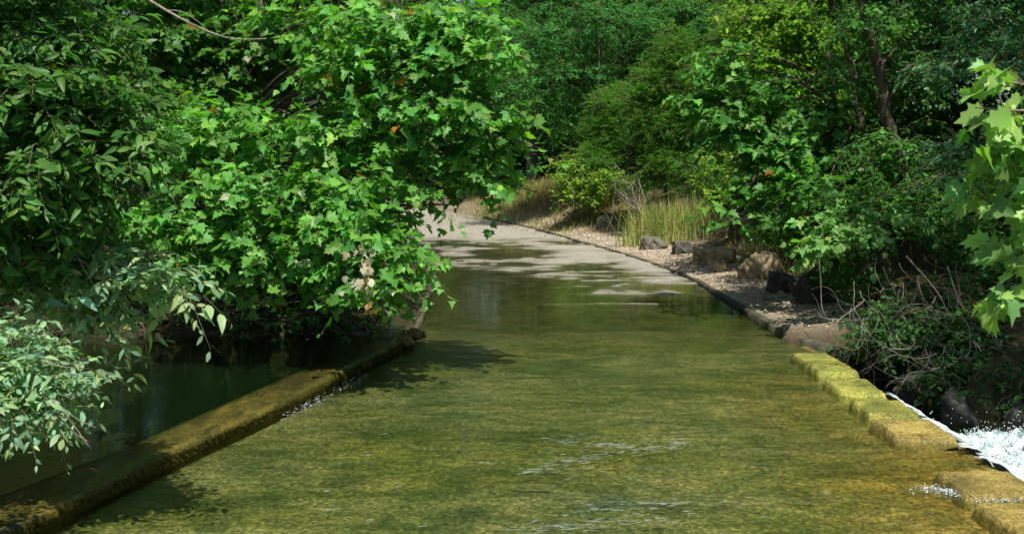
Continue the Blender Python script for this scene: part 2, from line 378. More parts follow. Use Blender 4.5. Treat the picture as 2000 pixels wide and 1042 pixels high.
BOY = [-30, 4, 8.16, 9.78, 11.6, 13.3, 14.85, 15.9]
BOX = [-9.6, -4.95, -3.72, -3.25, -2.84, -2.47, -2.02, -1.80]
BIY = [-30, 4, 7.73, 8.65, 9.38, 10, 10.9, 12.1, 14.1, 15.2, 15.9]
BIX = [-9.1, -4.42, -3.30, -3.10, -2.93, -2.79, -2.55, -2.25, -1.86, -1.62, -1.50]
bo = lambda y: np.interp(y, BOY, BOX); bi = lambda y: np.interp(y, BIY, BIX)
def waters():
    # flow over the road, rippled, up to the far slab joint
    def wz(x, y):
        a = 1 - sstep(16.6, 18.2, y)
        g = sstep(-1.2, .6, x) * (1 - sstep(2.0, 3.4, x)) * sstep(6, 8.2, y) * (1 - sstep(10.4, 12.2, y))
        q = np.clip(fbm(x * 1.1 - y * .25, y * 5.5 + x * .9, 4, 44) - .12, 0, 1) * (vnoise(x * .8, y * 1.1, 47) > .35)
        return a * (.055 * g * q + .010 * fbm(x * .8 + y * .2, y * 1.9, 3, 50) + .004 * fbm(x * 2.5, y * 6, 3, 61)) - .012 * sstep(3.0, 4.1, x) * a
    ys = np.concatenate([np.linspace(-20, 5, 10), np.arange(5.1, 12.5, .02), np.arange(12.5, 17.4, .05)])
    V, Fq = strip_grid(ys, 220, lambda y: xl(y) - .0, lambda y: xr(y) + .0, wz)
    tag(mesh('stream_water', V, Fq, M_STREAM, smooth=True), kind='structure')
    ys = np.arange(17.35, 53, .3)
    V, Fq = strip_grid(ys, 30, lambda y: xl(y) - .05, lambda y: xr(y) + .02, wz)
    tag(mesh('shallow_water', V, Fq, M_CALM, smooth=True), kind='structure')
    # pool with the thin sheet running over the wall and down its face
    ys = np.concatenate([np.linspace(-20, 5, 8), np.arange(5.2, 15.95, .08)])
    prof = [(-14, .115), (-6, .115), (-2, .115), (-1, .115), (-.4, .115), (0, .116), (.3, .118), (.6, .119), (.85, .117), (.97, .108), (1.03, .08), (1.06, .03), (1.08, -.01)]
    rows = []
    for y in ys:
        wdt = bi(y) - bo(y)
        for u, z in prof:
            x = bo(y) + u * wdt if u >= 0 else bo(y) + u
            j = .010 * float(fbm(y * 2.1, u, 3, 71)) if 0 < u else 0
            if 0 < z < .13: j += .012 * float(fbm(y * 9, z * 4, 2, 5))
            rows.append((x + j, y, z + (.25 * j if u > 0 else 0)))
    k = len(prof); i = np.arange(len(ys) - 1)[:, None] * k + np.arange(k - 1)[None]
    Fq = np.stack([i, i + 1, i + k + 1, i + k], -1).reshape(-1, 4)
    seg = np.arange(len(Fq)) % (k - 1)
    def sub(name, msk, m):
        f = Fq[msk]; u, inv = np.unique(f, return_inverse=True)
        tag(mesh(name, np.array(rows)[u], inv.reshape(-1, 4), m, smooth=True), kind='structure')
    sub('pool_water', seg < 5, M_POOL); sub('overflow_water', seg >= 5, M_STREAM)
    xs = np.linspace(-14, -1.6, 20); yy = np.array([15.95, 17.2])
    V = [(x, y, .115) for y in yy for x in xs]; i = np.arange(19)
    tag(mesh('pool_water_shore', V, np.stack([i, i + 1, i + 21, i + 20], -1), M_POOL), kind='structure')
    # creek below the crossing
    xs = np.linspace(3.7, 20, 160); ys = np.linspace(-10, 17, 260); X, Y = np.meshgrid(xs, ys)
    Z = -.52 + .03 * fbm(X * 1.2, Y * 1.2, 4, 90) * sstep(0, 2, 15 - Y)
    V = np.stack([X, Y, Z], -1).reshape(-1, 3); i = np.arange(259)[:, None] * 160 + np.arange(159)[None]
    tag(mesh('creek_water', V, np.stack([i, i + 1, i + 161, i + 160], -1).reshape(-1, 4), M_POOL, smooth=True), kind='structure')
waters()

# ------------------------------------------------------------------ low wall (berm) along the pool
def moss_material(name, a, b, c_, wet=.25, streak=(1, 1, 1)):
    t = NT(name); p = t.pos(); n1 = t.noise(t.map(p, streak), 3.0, 6, .65, .6); n2 = t.noise(p, 45, 4, .7); n3 = t.noise(p, 1.0, 3)
    c = t.ramp(n1, [(.28, a), (.5, b), (.74, c_)])
    c = t.mix(.9, c, t.ramp(n2, [(.32, .3), (.52, .9), (.68, 1.7)]), 'MULTIPLY')
    c = t.mix(.8, c, t.ramp(n3, [(.35, .45), (.65, 1.2)]), 'MULTIPLY')
    n4 = t.noise(t.map(p, (1.5, 1.5, 1.5)), 6.0, 5, .7, 1.2); c = t.mix(t.ramp(n4, [(.56, 0.), (.66, .75)]), c, tuple(v * .45 for v in a))
    nrm = t.bump(n2, .6, .012); nrm = t.bump(n1, .5, .03, nrm)
    return t.end(t.bsdf(c, .75, nrm, spec=.3))
M_BERM = moss_material('mossy_wall', (.035, .035, .010), (.13, .105, .025), (.26, .18, .04), streak=(2.5, .8, 1))
M_BLOCK = moss_material('mossy_block', (.07, .085, .015), (.24, .25, .045), (.40, .34, .07))
M_BLOCK_OCHRE = moss_material('ochre_block', (.09, .075, .018), (.25, .19, .045), (.38, .31, .09))
M_KERB = moss_material('kerb', (.03, .03, .02), (.085, .08, .05), (.15, .14, .10))
def berm():
    prof = [(-.6, -.9), (-.5, -.12), (-.4, .02), (-.25, .082), (0, .098), (.25, .106), (.5, .108), (.85, .106), (.96, .098), (.995, .075), (1.01, .02), (1.02, -.12)]
    ys = np.concatenate([np.linspace(-20, 5, 10), np.arange(5.2, 15.9, .06)]); rows = []
    for y in ys:
        wdt = bi(y) - bo(y)
        for k, (u, z) in enumerate(prof):
            j = .018 * float(fbm(y * 1.7, k * .7, 4, 21)) + (.016 * float(fbm(y * 11, z * 9, 2, 23)) if u > .9 else 0)
            rows.append((bo(y) + u * wdt + j, y, z + .3 * j))
    k = len(prof); i = np.arange(len(ys) - 1)[:, None] * k + np.arange(k - 1)[None]
    Fq = np.stack([i, i + 1, i + k + 1, i + k], -1).reshape(-1, 4)
    b = empty('low_wall', (-2.4, 13, 0), 'long low moss-covered weir wall between the dark left pool and the flooded road', 'low wall')
    mesh('wall_body', rows, Fq, M_BERM, b, smooth=True)
    # algae fringe hanging on the road face
    n = 5200; y = rng.uniform(6.2, 15.7, n); zz = rng.uniform(.012, .095, n)
    x = bi(y) + (bi(y) - bo(y)) * .02 + .012 * (1 - zz / .12) + .005
    A = np.stack([x, y, zz], -1); d = unit(np.stack([rng.uniform(.3, 1, n), rng.normal(0, .5, n), -rng.uniform(.8, 1.6, n)], -1))
    L = rng.uniform(.02, .05, n)[:, None]; side = unit(np.cross(d, np.array([1, .2, .2]))) * .006
    V = np.stack([A - side, A + side, A + d * L], 1).reshape(-1, 3)
    cc = np.array([.16, .15, .025]) * rng.uniform(.4, 1.5, (n, 1)) * np.array([1, 1, 1]); cc = np.repeat(cc, 3, 0)
    f = mesh('algae_fringe', V, np.arange(3 * n).reshape(-1, 3), M_LEAF_DULL, b, cc); f['kind'] = 'stuff'
berm()

# ------------------------------------------------------------------ blocks on the downstream edge
import bmesh
def rocky(name, size, loc, rot, mat, seed, parent=None, amp=.06, sub=4, box=.75, bevel=.2, freq=2.2):
    """rounded, chipped rock of the given full size; box 1 = block, 0 = round"""
    r = np.random.default_rng(seed)
    bm = bmesh.new(); bmesh.ops.create_cube(bm, size=2)
    bmesh.ops.subdivide_edges(bm, edges=bm.edges[:], cuts=2 ** sub - 1, use_grid_fill=True)
    V = np.array([v.co[:] for v in bm.verts]); Fq = np.array([[v.index for v in f.verts] for f in bm.faces]); bm.free()
    sph = unit(V) * 1.1
    n = np.maximum(np.abs(V).max(1, keepdims=True), 1e-6)
    pw = 16 if box > .9 else 4
    sup = V / (np.abs(V) ** pw).sum(1, keepdims=True) ** (1 / pw) 
    W = sup * box + sph * (1 - box)
    # a few planar cuts
    for _ in range(int((1.15 - box) * 14) + 1):
        d = unit(r.normal(size=3)); h = r.uniform(.72, 1.0) * (1.2 if box > .9 else 1)
        s = W @ d; W = W - np.maximum(s - h, 0)[:, None] * d[None] * .9
    k = r.uniform(0, 50)
    dis = fbm(W[:, 0] * freq + W[:, 2] * 1.7 + k, W[:, 1] * freq - W[:, 2] * 1.3 + k, 5, seed)
    W = W * (1 + amp * dis[:, None] * 2)
    W = W * np.array(size) / 2
    a, b_, c = rot
    from mathutils import Euler
    Rm = np.array(Euler(rot).to_matrix()); W = W @ Rm.T + np.array(loc)
    if parent is not None: return mesh(name, W, Fq, mat, parent, smooth=True)
    o = mesh(name, W - np.array(loc), Fq, mat, None, smooth=True); o.location = loc; return o
blocks = [  # y_far, y_near, x_inner_far, width, label
 (15.05, 13.65, 3.72, .50, 'longest mossy yellow-green block, farthest along the right edge of the flooded road', M_BLOCK),
 (13.15, 12.45, 3.62, .50, 'second mossy yellow-green block from the far end of the right-edge row', M_BLOCK),
 (11.98, 11.35, 3.58, .50, 'third mossy yellow-green block in the right-edge row, small gaps on both sides', M_BLOCK),
 (11.05, 10.38, 3.52, .54, 'fourth block of the right-edge row, ochre top, just before the wide gap of rushing water', M_BLOCK_OCHRE),
 (9.25, 8.58, 3.45, .60, 'ochre wet block beside the white water, just beyond the wide gap', M_BLOCK_OCHRE),
 (8.36, 7.25, 3.42, .66, 'nearest ochre block in the bottom right corner of the flooded road', M_BLOCK_OCHRE)]
for i, (yf, yn, xi, wd, lab, mt) in enumerate(blocks):
    nx, ny = 34, int((yf - yn + .5) / .022)
    u = np.linspace(0, 1, nx); v = np.linspace(0, 1, ny); U, V_ = np.meshgrid(u, v)
    xo = float(xr((yf + yn) / 2)) + .06
    xi = xi - .05; y = (yn - .14) + (yf - yn + .17) * V_; x = xi + (xo - xi) * U + (yf - y) * -.02
    y = y + .10 * (U - .5) * (1 if i % 2 else .5)
    k = 170 + i
    e = .022 * fbm(x * 5, y * 5, 4, k)
    dn = y - (yn - .12) + e * 2 + .08 * fbm(x * 2, x * 0, 2, k); df = yf + .01 - y + e * 2; dli = (x - xi) + e * 2; dro = (xo - x) + e
    top = .040 + .012 * fbm(x * 1.6, y * 1.6, 4, k) + .02 * (y - yn) / (yf - yn) * (i < 4)
    hgt = (top + .10) * sstep(0, .15, dn) ** .8 * sstep(0, .05, df) * sstep(0, .07, dli) - .10
    hgt = hgt - .55 * (1 - sstep(0, .07, dro)) ** 2 + .014 * fbm(x * 9, y * 9, 4, k)
    Vv = np.stack([x, y, hgt], -1).reshape(-1, 3); c0 = np.array([xi + wd / 2, (yf + yn) / 2, 0])
    q = np.arange(ny - 1)[:, None] * nx + np.arange(nx - 1)[None]
    Fq = np.stack([q, q + 1, q + nx + 1, q + nx], -1).reshape(-1, 4)
    o = mesh('edge_block', Vv - c0, Fq, mt, None, smooth=True); o.location = c0
    tag(o, lab, 'block', 'mossy blocks along the downstream road edge')
# mossy side of the road slab towards the creek
ys = np.arange(-20, 16.4, .15); rows = []
pr = [(0, -.07), (.07, -.06), (.13, -.08), (.18, -.16), (.22, -.35), (.27, -.7), (.38, -1.3)]
for y in ys:
    for u, z in pr: rows.append((float(xr(y)) + u + .03 * float(fbm(y * 2, z * 3, 3, 8)) * (u > 0), y, z))
k = len(pr); i = np.arange(len(ys) - 1)[:, None] * k + np.arange(k - 1)[None]
tag(mesh('road_side', rows, np.stack([i, i + 1, i + k + 1, i + k], -1).reshape(-1, 4), M_BLOCK_OCHRE, smooth=True), kind='structure')

# ------------------------------------------------------------------ kerbs
def kerb(name, pts, wdt, h, label, seed):
    c = curve(pts, 26); acc = Acc()
    T = unit(np.gradient(c, axis=0)); N = np.stack([T[:, 1], -T[:, 0], 0 * T[:, 0]], -1)
    prof = [(-.5, -.25), (-.5, h * .6), (-.38, h * .95), (0, h), (.38, h * .9), (.5, h * .5), (.5, -.25)]
    n = len(c); rows = []
    for k, (u, z) in enumerate(prof):
        j = fbm(np.arange(n) * .31 + k * 3, np.arange(n) * 0 + seed, 4, seed)
        rows.append(c + N * (u * wdt + .05 * j * wdt)[:, None] + np.array([0, 0, 1]) * (z + .25 * h * j * (z > 0))[:, None])
    V = np.stack(rows, 1).reshape(-1, 3); k = len(prof); i = np.arange(n - 1)[:, None] * k + np.arange(k - 1)[None]
    tag(mesh(name, V, np.stack([i, i + 1, i + k + 1, i + k], -1).reshape(-1, 4), M_KERB, smooth=True), label, 'kerb')
yy = np.arange(18.2, 52, 2.4)
kerb('road_kerb', [(float(xr(y)) + .06, y, float(road_z(xr(y), y)) * (y > 38) + .0) for y in yy], .12, .065, 'thin dark concrete kerb between the wet road and the pale gravel shoulder', 3)
kerb('apron_kerb', [(4.18, 19.4, .02), (4.2, 18.2, .02), (4.25, 17.2, .01), (4.45, 16.2, -.03), (4.75, 15.5, -.1)], .26, .035, 'broad flat kerb slab tapering towards the first mossy block', 4)
kerb('shoulder_kerb', [(float(xl(y)) - .05, y, 0) for y in np.arange(16.4, 30, 1.7)], .12, .05, 'thin dark kerb along the shaded left road edge under the big-leaved tree', 5)
kerb('far_kerb', [(-18, 66.6, .55), (-8, 66.5, .55), (-2, 66.4, .55), (2, 66, .55)], .3, .32, 'low dark kerb behind the distant side road', 6)

# ------------------------------------------------------------------ boulders
def rock_material(name, a, b, c_, lich=.8):
    t = NT(name); p = t.obj(); n1 = t.noise(p, 3.5, 7, .68, .4); n2 = t.noise(p, 22, 5, .7)
    c = t.ramp(n1, [(.3, a), (.52, b), (.72, c_)]); c = t.mix(.6, c, t.ramp(n2, [(.3, .6), (.7, 1.35)]), 'MULTIPLY')
    # dark lichen crust on upward faces
    g = t.n('ShaderNodeNewGeometry').outputs['Normal']; s = t.n('ShaderNodeSeparateXYZ'); t.l(g, s.inputs[0])
    k = t.n('ShaderNodeMapRange'); k.inputs[1].default_value = .25; k.inputs[2].default_value = .8; t.l(t.math('ADD', s.outputs[2], t.math('MULTIPLY', t.math('SUBTRACT', n1, .5), 1.5)), k.inputs[0])
    c = t.mix(t.math('MULTIPLY', k.outputs[0], lich), c, t.ramp(n2, [(.3, (.03, .032, .022)), (.7, (.16, .16, .12))]))
    nrm = t.bump(n1, .8, .06); nrm = t.bump(n2, .7, .015, nrm)
    return t.end(t.bsdf(c, .9, nrm))
M_TAN = rock_material('tan_rock', (.12, .09, .055), (.36, .28, .16), (.46, .38, .25), .45)
M_DARK = rock_material('dark_rock', (.015, .014, .011), (.05, .045, .035), (.12, .11, .085))
M_GREY = rock_material('grey_rock', (.05, .045, .035), (.16, .15, .115), (.28, .26, .21))
boulders = [ # px centre, py bottom, Y, w, h, depth, mat, box, label, tilt
 (1275, 487, 33, .78, .42, .6, M_GREY, .6, 'rounded grey boulder lying at the near foot of the tall grass'),
 (1333, 499, 31, .66, .40, .6, M_DARK, .8, 'small blackish boulder between the grey boulder and the tan stone block'),
 (1397, 516, 28, 1.05, .46, .62, M_TAN, .97, 'long tan squared stone block with sunlit front on the gravel'),
 (1405, 535, 26.0, .46, .27, .42, M_TAN, .35, 'small lumpy brown rock lying in front of the long squared block'),
 (1482, 543, 24.3, .86, .62, .72, M_TAN, .62, 'tall brown boulder with pointed top, right of the squared block'),
 (1533, 573, 21.6, .62, .40, .60, M_DARK, .75, 'dark angular rock leaning against the biggest black boulder'),
 (1594, 594, 20.0, .80, .58, .75, M_DARK, .8, 'biggest blackish boulder under the overhanging leaves on the right shoulder'),
 (1185, 460, 41.5, .70, .46, .5, M_GREY, .9, 'squared grey rock set in the reddish earth bank'),
 (1218, 466, 39.0, 1.0, .20, .5, M_GREY, .7, 'flat low slab lying left of the tall grass'),
 (1110, 446, 46.0, .5, .22, .4, M_GREY, .6, 'small pale stone at the foot of the earth bank'),
 (1028, 424, 51.5, .6, .2, .4, M_GREY, .6, 'pale stone on the sunlit far end of the earth bank')]
for i, (px, pb, Y, w_, h_, d_, mt, bx, lab) in enumerate(boulders):
    x = (px - 1000) / F * Y; zb = H - (pb - CY) / F * Y
    zb = float(ground_z(np.array(x), np.array(Y - d_ * .4))) if abs(zb) < 2 else zb
    tag(rocky('boulder', (w_ * .95, d_, h_ * 1.15), (x, Y, zb + h_ * .26), (rng.normal(0, .08), rng.normal(0, .1), rng.normal(0, .3)), mt, 300 + i, amp=.17, box=min(bx, .93), freq=2.8), lab, 'boulder', 'boulders on the gravel shoulder')

# pebbles on the shoulder
def pebbles():
    n = 3200; y = rng.uniform(16.8, 46, n); x = xr(y) + .2 + np.abs(rng.normal(0, 1.2, n)); s = rng.uniform(.010, .035, n) * (1 + (rng.random(n) < .04) * 1.5)
    z = ground_z(x, y) + .01
    oc = np.array([[1, 0, 0], [0, 1, 0], [-1, 0, 0], [0, -1, 0], [0, 0, .7], [0, 0, -.7]], float)
    f = np.array([[0, 1, 4], [1, 2, 4], [2, 3, 4], [3, 0, 4], [1, 0, 5], [2, 1, 5], [3, 2, 5], [0, 3, 5]])
    V = oc[None] * rng.uniform(.6, 1.3, (n, 6, 1)) * s[:, None, None] + np.stack([x, y, z], -1)[:, None]
    c = np.array([.34, .29, .22]) * rng.uniform(.35, 1.5, (n, 1)); c = np.repeat(c, 6, 0)
    t = NT('pebble'); m = t.end(t.bsdf(t.n('ShaderNodeAttribute', attribute_name='tint').outputs['Color'], .85))
    o = mesh('pebbles', V.reshape(-1, 3), (f[None] + (np.arange(n) * 6)[:, None, None]).reshape(-1, 3), m, None, c)
    tag(o, 'loose pale pebbles scattered over the gravel shoulder', 'pebbles', kind='stuff')
pebbles()

# ------------------------------------------------------------------ leaves
def fan(outline, cx=0, cyy=.42, fold=.22, droop=.25):
    o = np.array(outline, float); V = np.vstack([[cx, cyy], o]); n = len(o)
    z = fold * np.abs(V[:, 0]) - droop * (V[:, 1] - .1) ** 2
    Fa = [[0, i + 1, (i + 1) % n + 1] for i in range(n)]
    return np.column_stack([V, z]), np.array(Fa)
half = [(0, .06), (.16, -.05), (.34, .06), (.50, .10), (.41, .22), (.62, .44), (.36, .44), (.30, .52), (.33, .72), (.15, .72)]
syc = half + [(0, 1.0)] + [(-x, y) for x, y in half[::-1][:-1]]
T_SYC = fan(syc)
def lance(wd, fold=.25, droop=.3, curl=0):
    V = [(0, 0), (wd * .75, .25), (wd, .5), (wd * .6, .78), (0, 1), (-wd * .6, .78), (-wd, .5), (-wd * .75, .25), (0, .25), (0, .5), (0, .78)]
    Fa = [(0, 1, 8), (0, 8, 7), (1, 2, 9), (1, 9, 8), (8, 9, 6), (8, 6, 7), (2, 3, 10), (2, 10, 9), (9, 10, 5), (9, 5, 6), (3, 4, 10), (10, 4, 5)]
    V = np.array(V, float); z = fold * np.abs(V[:, 0]) - droop * V[:, 1] ** 2
    return np.column_stack([V, z]), np.array(Fa)
T_ASH = lance(.21); T_LANCE = lance(.15); T_BROAD = lance(.33, .2, .25)
T_SMALL = (np.array([[0, 0, 0], [.3, .45, .08], [0, 1, -.15], [-.3, .45, .08]]), np.array([[0, 1, 2], [0, 2, 3]]))
T_NEEDLE = (np.array([[0, 0, 0], [.13, .4, .04], [0, 1, -.1], [-.13, .4, .04]]), np.array([[0, 1, 2], [0, 2, 3]]))

def leafset(acc, tmpl, pos, ydir, nrm, size, col):
    TV, TF = tmpl
    Y = unit(ydir); Z = unit(nrm - (nrm * Y).sum(-1, keepdims=True) * Y); X = np.cross(Y, Z)
    N0 = len(pos); cz = rng.uniform(-.5, 2.4, (N0, 1, 1)); cx = rng.uniform(.7, 1.08, (N0, 1, 1))
    tw = (rng.normal(0, .22, (N0, 1, 1))) * TV[None, :, 1:2] * TV[None, :, 0:1]
    V = pos[:, None] + size[:, None, None] * (cx * TV[None, :, 0:1] * X[:, None] + TV[None, :, 1:2] * Y[:, None] + (cz * TV[None, :, 2:3] + tw) * Z[:, None])
    N, k = len(pos), len(TV)
    acc.add(V.reshape(-1, 3), (TF[None] + (np.arange(N) * k)[:, None, None]).reshape(-1, 3), np.repeat(col, k, 0))

def palette(n, base, var=.25, yellow=.0, accents=()):
    b0 = np.array(base); g = b0[1] > b0[0] * 1.05
    if g: b0 = b0 * np.array([.78, 1.06, .72])
    c = b0[None] * np.exp(rng.normal(0, var, (n, 1)))
    h = rng.normal(0, 1, (n, 1)); c = c * np.exp(h * np.array([[.16, .03, -.05]]))
    if yellow: c = c * (1 + np.clip(rng.normal(0, yellow, (n, 1)), 0, 1) * np.array([[1.0, .45, -.1]]))
    for frac, colr in accents:
        k = rng.random(n) < frac; c[k] = np.array(colr) * rng.uniform(.7, 1.3, (k.sum(), 1))
    return np.clip(c, .003, .8)

def rnd_dir(n): return unit(rng.normal(size=(n, 3)))

def plant(name, label, cat, base, lobes, tmpl, size, color, group=None, trunk=None, trunk_r=.12, bark=None,
          leaves_per=14, spray=.6, upness=.8, face=.35, wild=.35, var=.22, accents=(), mat=None, clus=9, per_clus=14,
          clus_r=.35, droop=.25, limb_r=.04, flat=.45, limb=True, twig_r=.004, dirbias=(0, 0, 0), crown_name='foliage', shell=.55, limb_from=None):
    """tree or shrub: trunk, limbs to each crown lobe, boughs to leaf clusters, sprays of leaves"""
    bark = bark or M_BARK; mat = mat or M_LEAF
    root = empty(name, tuple(base), label, cat, group)
    base = np.array(base, float)
    if trunk is not None:
        acc = Acc(); tp = curve(trunk, 8); tp[1:-1] += rng.normal(0, trunk_r * .12, (len(tp) - 2, 3))
        tube(acc, tp, trunk_r * 1.25, trunk_r * .45, 10, .22, power=.7); acc.build('trunk', bark, root, smooth=True)
    else: tp = np.array([base, base + [0, 0, .3]])
    bacc = Acc(); lacc = Acc(); tacc = Acc()
    db = np.array(dirbias, float)
    for lb in lobes:
        c, rad = np.array(lb[0], float), np.array(lb[1], float); rad = np.maximum(rad - spray * np.array([.62, .5, .40]), rad * .3); dens = lb[2] if len(lb) > 2 else 1.0
        if limb:
            if limb_from is not None: st = np.array(limb_from, float)
            else:
                lo = tp[np.argmin(np.linalg.norm(tp - (c - [0, 0, .3 * np.linalg.norm(c[:2] - tp[0][:2])]), axis=1))]; st = lo
            mid = (st + c) / 2 + [0, 0, .12 * np.linalg.norm(c - st)] + rng.normal(0, .06, 3) * np.linalg.norm(c - st)
            lp = curve([st, mid, c, c + (c - mid) * .25], 7); tube(bacc, lp, limb_r, limb_r * .3, 6, .15)
        vol = (rad[0] * rad[1] * rad[2]) ** (1 / 3)
        nc = max(2, int(clus * dens))
        d = rnd_dir(nc); r = rng.random((nc, 1)) ** shell
        cc = c + d * r * rad
        if limb:
            A = np.repeat(c[None], nc, 0) + rng.normal(0, .01, (nc, 3)) * rad; sticks(bacc, A, (A + cc) / 2 + rng.normal(0, .06, (nc, 3)), cc, np.full(nc, limb_r * .3))
        n = nc * per_clus
        o = np.repeat(cc, per_clus, 0) + rng.normal(0, 1, (n, 3)) * clus_r * np.array([1, 1, flat]) * .6
        out = unit((o - c) / rad)
        sd = unit(out * .75 + rng.normal(0, .45, (n, 3)) + np.array([0, 0, .12]) + db)
        sd[:, 2] *= .65; sd = unit(sd)
        L = spray * rng.uniform(.5, 1.25, n)
        B = o + sd * (L * .55)[:, None]; E = o + sd * L[:, None]; E[:, 2] -= droop * L * L / spray
        sticks(tacc, o, B, E, np.full(n, twig_r))
        m = leaves_per
        t = np.tile(np.linspace(.12, 1.0, m), n)[:, None]
        O = np.repeat(o, m, 0); BB = np.repeat(B, m, 0); EE = np.repeat(E, m, 0); SD = np.repeat(sd, m, 0)
        pos = O * (1 - t) ** 2 + 2 * BB * t * (1 - t) + EE * t * t
        side = unit(np.cross(SD, np.array([0, 0, 1.]))) * np.tile(np.where(np.arange(m) % 2 == 0, 1, -1), n)[:, None]
        side[np.arange(m - 1, n * m, m)] *= .1
        yd = unit(SD * .55 + side * .8 + rng.normal(0, .25, (n * m, 3)) + np.array([0, 0, -.28]))
        OU = np.repeat(out, m, 0)
        nr = np.array([0, 0, 1.]) * upness + OU * face + np.array([-.15, -.45, 0]) * face + rng.normal(0, wild, (n * m, 3))
        sz = size * rng.uniform(.42, 1.25, n * m) * (1 - .35 * (t[:, 0] > .9))
        pos = pos + yd * (sz * .18)[:, None]
        keep = rng.random(n * m) < .9
        col = np.repeat(np.exp(rng.normal(0, .10, (n, 1))), m, 0) * palette(n * m, color, var, .25, accents)
        leafset(lacc, tmpl, pos[keep], yd[keep], nr[keep], sz[keep], col[keep])
    if limb: bacc.build('branches', bark, root, smooth=True)
    tacc.build('twigs', M_TWIG, root)
    lacc.build(crown_name, mat, root)
    return root

def LB(px, py, d, rx, ry, rd, dens=1.0):
    """crown lobe centred on a seen spot at a chosen distance; rx, ry in photo pixels at that distance, rd metres"""
    return (P(px, py, d), (rx / F * d, rd, ry / F * d), dens)

# ================================================================== LEFT BANK
G_SYC = (.13, .265, .07)
PALE = (.42, .46, .30)
acc_s = ((.010, PALE), (.007, (.30, .13, .02)))
def bank_z(x, y): return float(ground_z(np.array(float(x)), np.array(float(y))))

syc_lobes = [
 LB(600, 50, 14.7, 110, 50, .8, 1.0), LB(760, 60, 14.3, 120, 55, .8, 1.1), LB(900, 55, 13.9, 75, 55, .6, .9), LB(690, 120, 14.2, 110, 40, .7, .9),
 LB(850, 130, 13.9, 100, 45, .6, 1.0), LB(930, 120, 13.7, 60, 40, .5, .6), LB(740, 205, 14.1, 120, 40, .7, 1.0), LB(900, 205, 13.8, 90, 38, .6, .8), LB(950, 212, 13.6, 80, 16, .3, .35), LB(975, 262, 13.7, 60, 14, .3, .25),
 LB(630, 270, 14.1, 110, 36, .7, .8), LB(800, 290, 14.3, 120, 45, .8, .9), LB(930, 310, 14.2, 90, 32, .5, .6), LB(960, 350, 14.1, 60, 10, .2, .1), LB(860, 370, 14.2, 70, 24, .4, .35),
 LB(420, 235, 14.5, 130, 34, .8, .9), LB(330, 290, 14.2, 90, 34, .6, .8), LB(470, 262, 14.3, 110, 26, .8, .8),
 LB(480, 370, 13.7, 120, 30, .6, .9), LB(590, 390, 13.6, 110, 38, .6, .9), LB(680, 345, 13.7, 100, 34, .6, .8), LB(760, 400, 13.9, 90, 45, .6, .8),
 LB(300, 440, 14.0, 90, 45, .6, .9), LB(400, 470, 13.7, 110, 42, .6, 1.0), LB(530, 480, 13.5, 100, 42, .6, .9), LB(650, 440, 13.4, 90, 45, .5, .8), LB(360, 520, 13.9, 80, 34, .5, .6), LB(480, 530, 13.7, 80, 30, .5, .5),
 LB(720, 490, 13.2, 80, 42, .5, .7), LB(715, 555, 13.1, 60, 30, .3, .4), LB(775, 505, 13.3, 60, 30, .3, .3), LB(610, 540, 13.7, 70, 30, .5, .45),
 # above the frame
 LB(600, -120, 15.3, 180, 70, 1.2, 1.5), LB(300, -90, 15.8, 180, 70, 1.0, 1.2), LB(800, -100, 17, 130, 60, 1.0, 1.0)]
syc_tree = plant('sycamore_tree', 'broad sycamore with large star-shaped bright green leaves leaning over the pool and road', 'tree', (-4.2, 17.6, .4), syc_lobes,
      T_SYC, .140, G_SYC, trunk=[(-4.6, 17.8, .2), (-4.4, 17.2, 1.6), (-4.1, 16.8, 3.0), (-3.7, 16.6, 5.0)], trunk_r=.12, bark=M_BARK,
      leaves_per=9, spray=.52, clus=8, per_clus=9, clus_r=.24, upness=.8, face=.5, wild=.45, accents=acc_s, flat=.3, droop=.22, dirbias=(.15, -.3, .05), shell=.45, limb_r=.028)
# dry leaves hanging in it
a = Acc(); n = 34; ps = np.stack([P(px, py, 12.35) for px, py in zip(rng.normal(706, 9, n), rng.uniform(480, 560, n))]) + rng.normal(0, .05, (n, 3))
leafset(a, T_SYC, ps, unit(rng.normal(0, .4, (n, 3)) + [0, 0, -1]), rng.normal(0, 1, (n, 3)) + [0, -.8, .2], rng.uniform(.07, .14, n), palette(n, (.50, .45, .33), .2))
n = 5; ps = np.stack([P(px, py, 12.3) for px, py in zip(rng.normal(722, 5, n), rng.uniform(580, 605, n))])
leafset(a, T_SYC, ps, unit(rng.normal(0, .4, (n, 3)) + [0, 0, -1]), rng.normal(0, 1, (n, 3)) + [0, -.8, .2], rng.uniform(.07, .11, n), palette(n, (.42, .24, .12), .15))
tube(a, curve([P(706, 470, 12.5), P(712, 530, 12.35), P(722, 605, 12.3)], 6), .006, .003, 4, C=(.2, .15, .1))
o = a.build('withered_leaves', M_LEAF_DULL, syc_tree); o['label'] = 'hanging strand of withered tan leaves'

